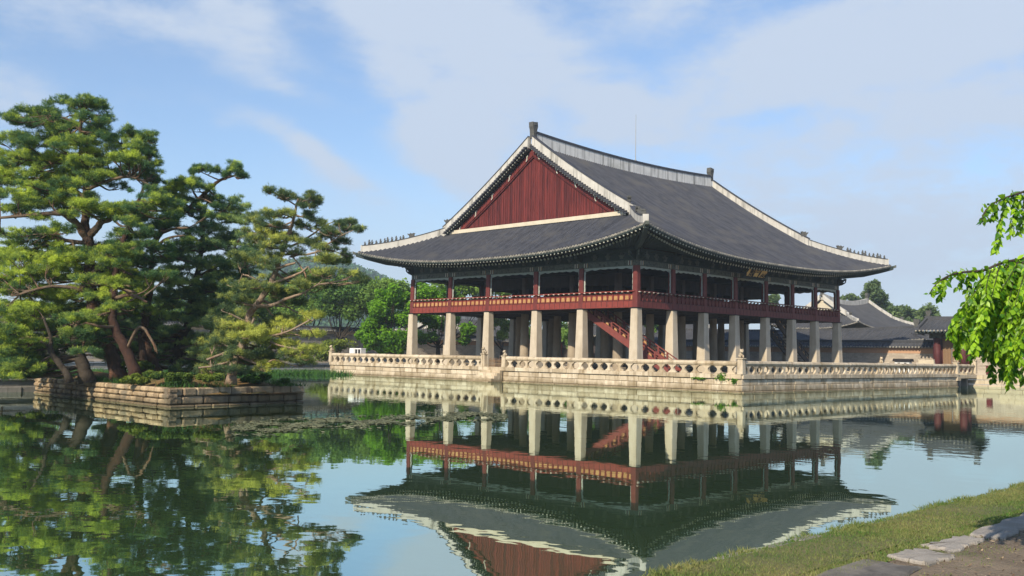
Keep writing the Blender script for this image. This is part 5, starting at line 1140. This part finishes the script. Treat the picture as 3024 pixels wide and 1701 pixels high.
def hall(label, loc, rz, RFx, wall_h, base_z, wm, gm, name="palace_hall", rid=(.45, .75), rm=None):
    rm = rm or PLASTER
    t_ = thing(name, label, "building", loc); t_.rotation_euler = (0, 0, rz)
    mb = MB(); RFx.slopes(mb); r_ = mb.build("roof", TILE2, t_, True)
    mb = MB(); RFx.eave_ends(mb, ('l-', 's-', 'l+', 's+')); mb.build("eave_tile_ends", TILEEND, r_)
    p_ = [(x, 0, RFx.zl(x, .2)) for x in np.linspace(-RFx.g+.2, RFx.g-.2, 21)]; mb = MB(); mb.sweep(p_, rid[0], -.2, rid[1], .5); mb.build("main_ridge", rm, r_)
    wx, wy = RFx.A0-2.1*RFx.B0/8.5, RFx.B0-2.1*RFx.B0/8.5
    for sx in (-1, 1):
        e = p_[0 if sx < 0 else -1]; mb = MB(); mb.extrude([(u*.8, w*.8) for u, w in CHW], lambda u, w, d: (e[0]+sx*u, d, e[2]+rid[1]+w-.05), -.2, .2, .5); mb.build("ridge_end_ornament", DRAGON, r_)
        for sy in (-1, 1):
            mb = MB(); mb.sweep([(sx*RFx.g, sy*y, z) for y, z in RFx.rake(16)], .34, -.2, rid[1]*.7, .5); mb.build("descending_ridge", rm, r_)
            mb = MB(); hp = [(sx*x, sy*y, z) for x, y, z in RFx.hip(10, .3)]; mb.sweep(hp, .32, -.2, rid[1]*.55, .5); mb.build("hip_ridge", rm, r_)
            q = hp[3]; o = dup(bh, r_, (q[0], q[1], q[2]+rid[1]*.55), math.atan2(sy, sx)); o.scale = (.8, .8, .8)
        zb = RFx.zl(RFx.g, RFx.hb); ys = np.linspace(-RFx.hb+.3, RFx.hb-.3, 21); mb = MB(); gx = sx*(RFx.g-.4)
        v = [(gx, y, zb-.2) for y in ys]+[(gx, y, max(zb-.1, RFx.zl(RFx.g, abs(y))-.35)) for y in ys]
        mb.add(v, [(i, i+1, 22+i, 21+i) for i in range(20)], .5); mb.build("gable_wall", gm, t_)
    us = np.linspace(0, 1, 30); so = MB()
    for sg in (-1, 1):
        for sd_, half in (('l', RFx.A), ('s', RFx.B)):
            U = np.linspace(-half, half, 30); E_ = np.array([RFx.eave_l(u, sg) if sd_ == 'l' else RFx.eave_s(u, sg) for u in U])-(0, 0, .12)
            k = U/half; I_ = np.array([(q*wx, sg*wy, wall_h) if sd_ == 'l' else (sg*wx, q*wy, wall_h) for q in k]); so.grid(np.stack([E_, I_], 1))
    so.build("soffit", GREEN, t_)
    mb = MB(); mb.box(-wx, wx, -wy, wy, base_z, wall_h, 0, .5); mb.build("wall", wm, t_)
    mb = MB(); mb.box(-wx-.06, wx+.06, -wy-.06, wy+.06, wall_h-.6, wall_h-.02, 0, .5); mb.build("lintel_beam", GREEN2, t_)
    nb = max(3, int(2*wx/3.2))
    cm = MB(); cm.lathe([(.24, base_z), (.22, wall_h-.6)], n=10, t=.5); c0 = None
    for k in range(nb+1):
        for sy in (-1, 1):
            x = -wx+2*wx*k/nb
            if c0 is None: c0 = cm.build("wooden_column", RED, t_); c0.location = (x, sy*(wy+.1), 0)
            else: dup(c0, t_, (x, sy*(wy+.1), 0))
    return t_
hall("great tiled palace hall with a pale gable whose long roof rises behind the right wall", (58.1, 4.9, 0), 0, Roof(10.75, 7.2, 10.4, 6.9, 7.4, 10.75, 6.9, .85, sag=.75, c=.2, tile=.4, rows=10), 6.5, 1.1, INREDL, CREAM)
hall("long low tiled corridor building behind the right palace wall", (36.2, 3.6, 0), R(90), Roof(21.2, 4.3, 20.8, 4.05, 18.6, 6.15, 4.5, .5, sag=.35, c=.1, tile=.42, rows=8), 4.3, 1.1, INREDL, BANK, "corridor_building", (.3, .3), TILE2)
e_ = at(1200, 790, 150)
hall("distant palace roof seen low between the left pillars", (e_[0]+6, e_[1]+8, 0), R(8), Roof(11, 7.4, 10.6, 7.1, 8.4, 8.0, 5.0, .7, sag=.5, c=.18, tile=.45, rows=8), 4.7, 1.1, INREDL, PLASTER)
e_ = at(1830, 772, 150)
hall("wide grey palace roof filling the gaps between the right hand pillars", (e_[0]-3, e_[1]+14, 0), R(0), Roof(15, 8.4, 14.6, 8.1, 12.0, 9.6, 5.4, .8, sag=.6, c=.18, tile=.45, rows=8), 5.0, 1.1, INREDL, PLASTER)
# gate house
gh = thing("gate_house", "tile roofed palace gate with thick red pillars at the end of the bridge", "gate", (27.3, -22.25, 0)); gh.rotation_euler = (0, 0, R(90))
mb = MB(); cap_grid(mb, 5.8, 2.7, 5.72, 7.0, .38, 0, .12); r_ = mb.build("roof", [TILE2, TILEEND], gh)
mb = MB(); mb.sweep([(x, 0, 6.98+.1*(abs(x)/2.8)**2) for x in np.linspace(-2.8, 2.8, 9)], .34, -.1, .36, .5); mb.build("main_ridge", TILE2, r_)
for sx in (-1, 1):
    mb = MB(); mb.extrude([(u*.62, w*.62) for u, w in CHW], lambda u, w, d: (sx*(2.4+u), d, 7.35+w), -.16, .16, .4); mb.build("ridge_end_ornament", DRAGON, r_)
    for sy in (-1, 1):
        mb = MB(); mb.sweep([(sx*2.6, sy*t, 7.0-(1.28)*(t/2.7)*(1.15-.15*t/2.7)+.12) for t in np.linspace(.2, 2.4, 8)], .26, -.1, .24, .5); mb.build("descending_ridge", TILE2, r_)
mb = MB(); mb.box(-2.7, 2.7, -2.2, 2.2, 5.45, 5.66, 0, .3)
for x in np.arange(-2.73, 2.74, .42): mb.box(x-.07, x+.07, -2.62, 2.62, 5.50, 5.68, .01, .5)
mb.build("rafters", [GREEN], gh)
mb = MB(); mb.box(-2.1, 2.1, .35, .75, 4.95, 5.44, .02, .5); mb.box(-2.1, 2.1, -.75, -.35, 4.95, 5.44, .02, .5); mb.build("lintel_beam", GREEN2, gh)
c0 = None
for x in (-1.35, 1.35):
    for y in (.55, -.55):
        mb = MB()
        if c0 is None: mb.lathe([(.40, 1.4), (.37, 5.0)], n=14, t=.4); c0 = mb.build("pillar", SHADERED, gh, True); c0.location = (x, y, 0); mb = MB(); mb.box(-.6, .6, -.6, .6, 1.1, 1.42, .03, .5); p0_ = mb.build("pillar_base", BANK, c0)
        else: o = dup(c0, gh, (x, y, 0)); dup(p0_, o)
mb = MB(); mb.box(-.93, .93, -.08, .08, 3.9, 4.95, .01, .4); mb.box(-.93, -.03, -.06, .06, 1.25, 3.88, .01, .5); mb.box(.03, .93, -.06, .06, 1.25, 3.88, .01, .6)
for x in (-.8, -.5, -.2, .2, .5, .8): mb.box(x-.04, x+.04, .06, .10, 1.3, 3.8, .0, .9)
mb.build("door", BROWN, gh)
# bridge to the gate
br = thing("stone_bridge", "short stone bridge joining the terrace's right end to the gate bank", "bridge", (0, 0, 0))
mb = MB(); mb.box(TX1+.02, PX1+.3, -25.78, -20.4, .82, 1.18, .03, .5); mb.build("deck", STONE, br)
mb = MB(); mb.box(TX1-.35, TX1+.55, -25.95, -25.2, .60, .98, .03, .7); mb.build("corbel", STONE, br)
mb = MB()
for x in (21.0, 23.0): mb.box(x, x+.5, -25.3, -20.8, -.4, .818, .02)
mb.build("pier", GREYST, br)
balustrade("short stone balustrade along the near side of the bridge", (TX1+.35, -25.6), (PX1-.5, -25.6), (0, -1))
post("plain slim stone post where the bridge meets the right bank", PX1-.3, -25.6, (-1, 0), 2.6, False)
rb = thing("red_cabinet", "small dark red metal cabinet at the bridge end on the right bank", "cabinet", (25.6, -26.6, 1.13))
mb = MB(); mb.box(-.2, .2, -.25, .25, .08, .95, .03, .5); mb.build("body", MAROON, rb)
mb = MB(); mb.box(-.25, .25, -.3, .3, .95, 1.01, .015, .3); mb.build("lid", MAROON, rb)
mb = MB(); mb.box(-.22, -.202, -.2, .2, .2, .88, 0, .8); mb.build("door", MAROON, rb)

# =====================================================================================================
#  WATER PLANTS, HILL, NEAR BRANCH, HAZE
# =====================================================================================================
g = np.random.default_rng(77); P = []
while len(P) < 3600:
    px = g.uniform(585, 1275); u = (px-600)/650; cy = 1075-30*u+3*math.sin(px*.021)
    py = cy+g.normal()*(9-4*u); 
    d = math.sin(px*.045+py*.21)+math.sin(px*.017-py*.4+2)+g.normal()*.55
    if d < .1: continue
    dr = direction(px, py); P.append((CAM+dr*((.006-CZ)/dr[2]))[:2])
P = np.array(P); n = len(P); k = 6; an = np.linspace(0, 2*math.pi, k, endpoint=False); r = g.uniform(.03, .09, n)
V = np.stack([P[:, None, 0]+r[:, None]*np.cos(an)*1.2, P[:, None, 1]+r[:, None]*np.sin(an), np.full((n, k), .006)+g.uniform(0, .035, (n, k))], 2).reshape(-1, 3)
tag(tri_mesh("floating_weed", V, np.arange(n*k).reshape(n, k), g.random(n), WEED), kind='stuff')
Vr, Fr, Tr = blades(9000, -62, -20.6, 19.5, 27.8, .55, .045, 12, .0, lambda x, y, g: np.sin(x*.8+1)+np.sin(y*1.3+x*.3) > -.7)
tag(tri_mesh("water_plants", Vr, Fr, Tr, REED), kind='stuff')
for k, (lb, px, hx) in enumerate((("feathery green shrub on the back bank near the terrace's left end", 810, 26), ("yellow green reeds on the back bank behind the dark pine trunk", 505, 34), ("green bank shrub seen between the leaning pine trunks", 262, 30), ("small bank shrub left of the leaning pine", 140, 24), ("pale feathery shrub before the shaded grey wall", 850, 30))):
    bush(lb, px, 890 if k != 4 else 868, 118 if k != 4 else 121, hx, 20, SHRUB if k in (0, 4) else LEAFB, 300+k, .4, 700, "bank_shrub", "shrubs on the back bank", .5)

# wooded hill
def hz_(x, y):
    u = (x*.705+y*.708); v = (x*.708-y*.705)    # forward, right
    r = math.exp(-((u-760)/260)**2)*(70*math.exp(-((v+160)/120)**2)+36*math.exp(-((v+380)/200)**2)+50*math.exp(-((v+800)/220)**2))
    return r*(.96+.04*math.sin(v*.03+u*.01))-3
mb = MB(); us = np.linspace(330, 1000, 40); vs_ = np.linspace(-560, 300, 70)
W_ = lambda u, v: (u*.705+v*.708, u*.708-v*.705)
mb.grid([[(*W_(u, v), hz_(*W_(u, v))) for v in vs_] for u in us], None, 0, False); o = mb.build("hill", HILLM, None, True); o['kind'] = 'structure'
g = np.random.default_rng(5); n = 9000; U = g.uniform(400, 800, n); Vv = g.uniform(-800, 60, n); cs = []
for u, v in zip(U, Vv):
    x, y = W_(u, v); h = hz_(x, y)
    if h > 8: cs.append((x, y, h))
cs = np.array(cs); m_ = 24; d = g.normal(size=(len(cs), m_, 3)); d[..., 2] = np.abs(d[..., 2]); d /= np.linalg.norm(d, axis=2)[..., None]
rr = g.uniform(2.5, 5.5, (len(cs), 1, 1)); PP = (cs[:, None, :]+d*rr*np.array([1, 1, 1.25])).reshape(-1, 3); tt = np.repeat(g.random(len(cs)), m_)
V, F = leaf_quads(PP, 2.3, g, .9, .8); tag(tri_mesh("forest", V, F, np.clip(tt*.6+.2*d[..., 2].ravel()+g.normal(size=len(tt))*.1, 0, 1), FORESTM), kind='stuff')

# overhanging branches of a tree standing on the bank to the right
nb_depth = 7.6
tb = at(2990, 900, nb_depth+.6); tb = np.array((tb[0], tb[1], .6))
nt_ = thing("overhanging_tree", "bright green leafy branches hanging down from a tree beyond the right edge", "tree", tuple(tb))
mb = MB(); mb.tube(smoothpath([tb-(0, 0, .3), tb+(.1, .05, 1.4), tb+(.05, -.1, 2.9), tb+(.2, .1, 4.4), tb+(.5, -.3, 5.6)], 5)-tb, np.linspace(.2, .05, 21), 12, .5); mb.build("trunk", BARKD, nt_, True)
def NP(r): return at(r[0], r[1], nb_depth+(r[2] if len(r) > 2 else 0))
TW = []   # twig polylines that carry leaves
main = [(2960, 590, .5), (2760, 612, .3), (2576, 650, .1), (2520, 662), (2474, 680), (2430, 684, -.05), (2400, 689, -.1), (2372, 702, -.1), (2350, 722, -.12), (2338, 740, -.12)]
upper = [(2960, 400, .5), (2700, 440, .2), (2576, 482, 0), (2545, 492), (2516, 503, -.05), (2490, 518, -.05), (2474, 540, -.08), (2470, 556, -.08)]
TW += [main[2:], upper[2:]]
TW += [[(2540, 494), (2524, 530), (2514, 570), (2507, 612), (2505, 630)], [(2560, 488), (2552, 530), (2545, 565), (2541, 590)], [(2576, 482, .2), (2574, 520, .2), (2568, 560, .2), (2560, 580, .2)], [(2508, 508), (2500, 530), (2492, 548)]]
TW += [[(2384, 696, -.1), (2372, 722, -.1), (2366, 745, -.1)], [(2446, 683, -.05), (2438, 705), (2434, 728)], [(2420, 686), (2414, 705), (2410, 720)]]
g = np.random.default_rng(31)
for (x0, y0, x1, y1, k) in [(2520, 664, 2438, 876, 3), (2500, 672, 2416, 858, 3), (2540, 660, 2458, 894, 3), (2560, 655, 2478, 888, 3), (2576, 652, 2505, 880, 3), (2600, 648, 2525, 925, 3), (2620, 645, 2545, 950, 3), (2640, 640, 2572, 930, 3), (2590, 650, 2560, 860, 3), (2490, 676, 2450, 780, 2), (2530, 662, 2490, 800, 2), (2660, 636, 2600, 900, 3)]:
    for q in range(k+2):
        dz = g.uniform(-.5, .6); ex = x1+g.normal()*18; ey = y1+g.normal()*16; mx = x0*.45+ex*.55+g.normal()*8; my = y0+(ey-y0)*.45-10
        TW.append([(x0+g.normal()*6, y0+4, dz*.3), (mx, my, dz), (ex+2, y0+(ey-y0)*.8, dz), (ex, ey, dz)])
mb = MB()
for r_, rad in ((main, .014), (upper, .011)):
    q = smoothpath([NP(r) for r in r_], 5); mb.tube(q-tb, np.linspace(rad, .005, len(q)), 7, .5)
for rows, a in (([tb+(.05, -.1, 2.6), NP(main[0])], .05), ([tb+(.15, 0, 3.8), NP(upper[0])], .04)): mb.tube(np.array(rows)-tb, [a, .03], 7, .5)
LV = []; LT = []; o_ = 0
for ti, rows in enumerate(TW):
    q = smoothpath([NP(r) for r in rows], 8); 
    if ti > 1: mb.tube(q-tb, np.linspace(.0032, .0012, len(q)), 4, .5)
    ln = np.concatenate([[0], np.cumsum(np.linalg.norm(np.diff(q, axis=0), axis=1))]); s_ = .01; tt_ = g.normal()*.13
    while s_ < ln[-1]+.001:
        p = np.array([np.interp(s_, ln, q[:, i]) for i in range(3)]); s_ += g.uniform(.0034, .0078)
        if ti < 2 and p[0]*_rt[0]+p[1]*_rt[1] > (at(2640, 700, nb_depth)@_rt): continue
        az = g.uniform(0, 6.283); le = g.uniform(.3, 1.05); up_ = -1.0 if (ti > 1 or g.random() < .6) else g.uniform(-.4, .5); ax = np.array([math.cos(az)*le, math.sin(az)*le, up_]); ax /= np.linalg.norm(ax)
        sd_ = np.cross(ax, g.normal(size=3)+np.array([.6, .6, .3])*0); sd_ /= np.linalg.norm(sd_); nm = np.cross(sd_, ax)
        L_ = g.uniform(.030, .066); w_ = L_*g.uniform(.52, .68); cu = g.uniform(-.12, .2)*L_; fo = g.uniform(.05, .22)*w_
        b0 = p+ax*.012
        def pt(a, b, up): return b0+ax*(a*L_)+sd_*(b*w_)+nm*(up+cu*a*a*2)
        v = [pt(0, 0, 0), pt(.22, .42, fo), pt(.5, .5, fo), pt(.8, .24, fo*.6), pt(1.02, 0, 0), pt(.8, -.24, fo*.6), pt(.5, -.5, fo), pt(.22, -.42, fo), pt(.5, 0, 0)]
        LV.append(np.array(v)-tb); LT.append(np.clip(.5+tt_+g.normal()*.25, 0, 1))
CV = []; CT = []; g2 = np.random.default_rng(44)
for px, z, dd, r in ((3120, 4.6, .6, .9), (3260, 3.9, 1.4, 1.0), (3300, 5.3, .4, 1.1), (3080, 5.9, 1.6, 1.0), (3200, 6.6, .8, 1.0), (3420, 4.6, .9, 1.0), (3350, 3.1, .6, .8), (3180, 5.2, 2.4, 1.0)):
    c = at(px, 900, nb_depth+dd); c[2] = z; q = smoothpath([tb+(.12, 0, min(4.2, z-1.0)), (tb+c)/2*np.array((1, 1, 0))+np.array((0, 0, z-.3)), c], 5); mb.tube(q-tb, np.linspace(.06, .015, len(q)), 6, .5)
    n = 1500; d = g2.normal(size=(n, 3)); d /= np.linalg.norm(d, axis=1)[:, None]; P_ = c+d*(r*(.3+.75*g2.random(n)))[:, None]*np.array([1, 1, .75]); v_, f_ = leaf_quads(P_-tb, .085, g2, .8, .6); CV.append(v_); CT.append(np.clip(.5+g2.normal(size=n)*.25, 0, 1))
V = np.concatenate(LV); nl = len(LV); base_ = np.array([(0, 1, 2, 8), (8, 2, 3, 4), (0, 8, 6, 7), (8, 4, 5, 6)])
F = (np.arange(nl)[:, None, None]*9+base_[None]).reshape(-1, 4); tri_mesh("leaves", np.concatenate([V]+CV), np.concatenate([F, np.arange(4*sum(len(t) for t in CT)).reshape(-1, 4)+len(V)]), np.concatenate([np.repeat(LT, 4)]+CT), LEAFN, nt_)
mb.build("limbs", BARKD, nt_, True)

# faint afternoon haze
mb = MB(); mb.box(-1005, 1005, -1005, 1200, -4.2, 118, 0, .5); hz = mb.build("haze", DARK); hz['kind'] = 'stuff'
hm = bpy.data.materials.new("haze_air"); hm.use_nodes = True; nt = hm.node_tree; nt.nodes.remove(nt.nodes['Principled BSDF'])
pv = nt.nodes.new('ShaderNodeVolumePrincipled'); pv.inputs['Color'].default_value = (.74, .88, 1, 1); pv.inputs['Density'].default_value = .00042; pv.inputs['Anisotropy'].default_value = .1
nt.links.new(pv.outputs[0], nt.nodes['Material Output'].inputs['Volume']); hz.data.materials.clear(); hz.data.materials.append(hm)
sc.cycles.volume_bounces = 0
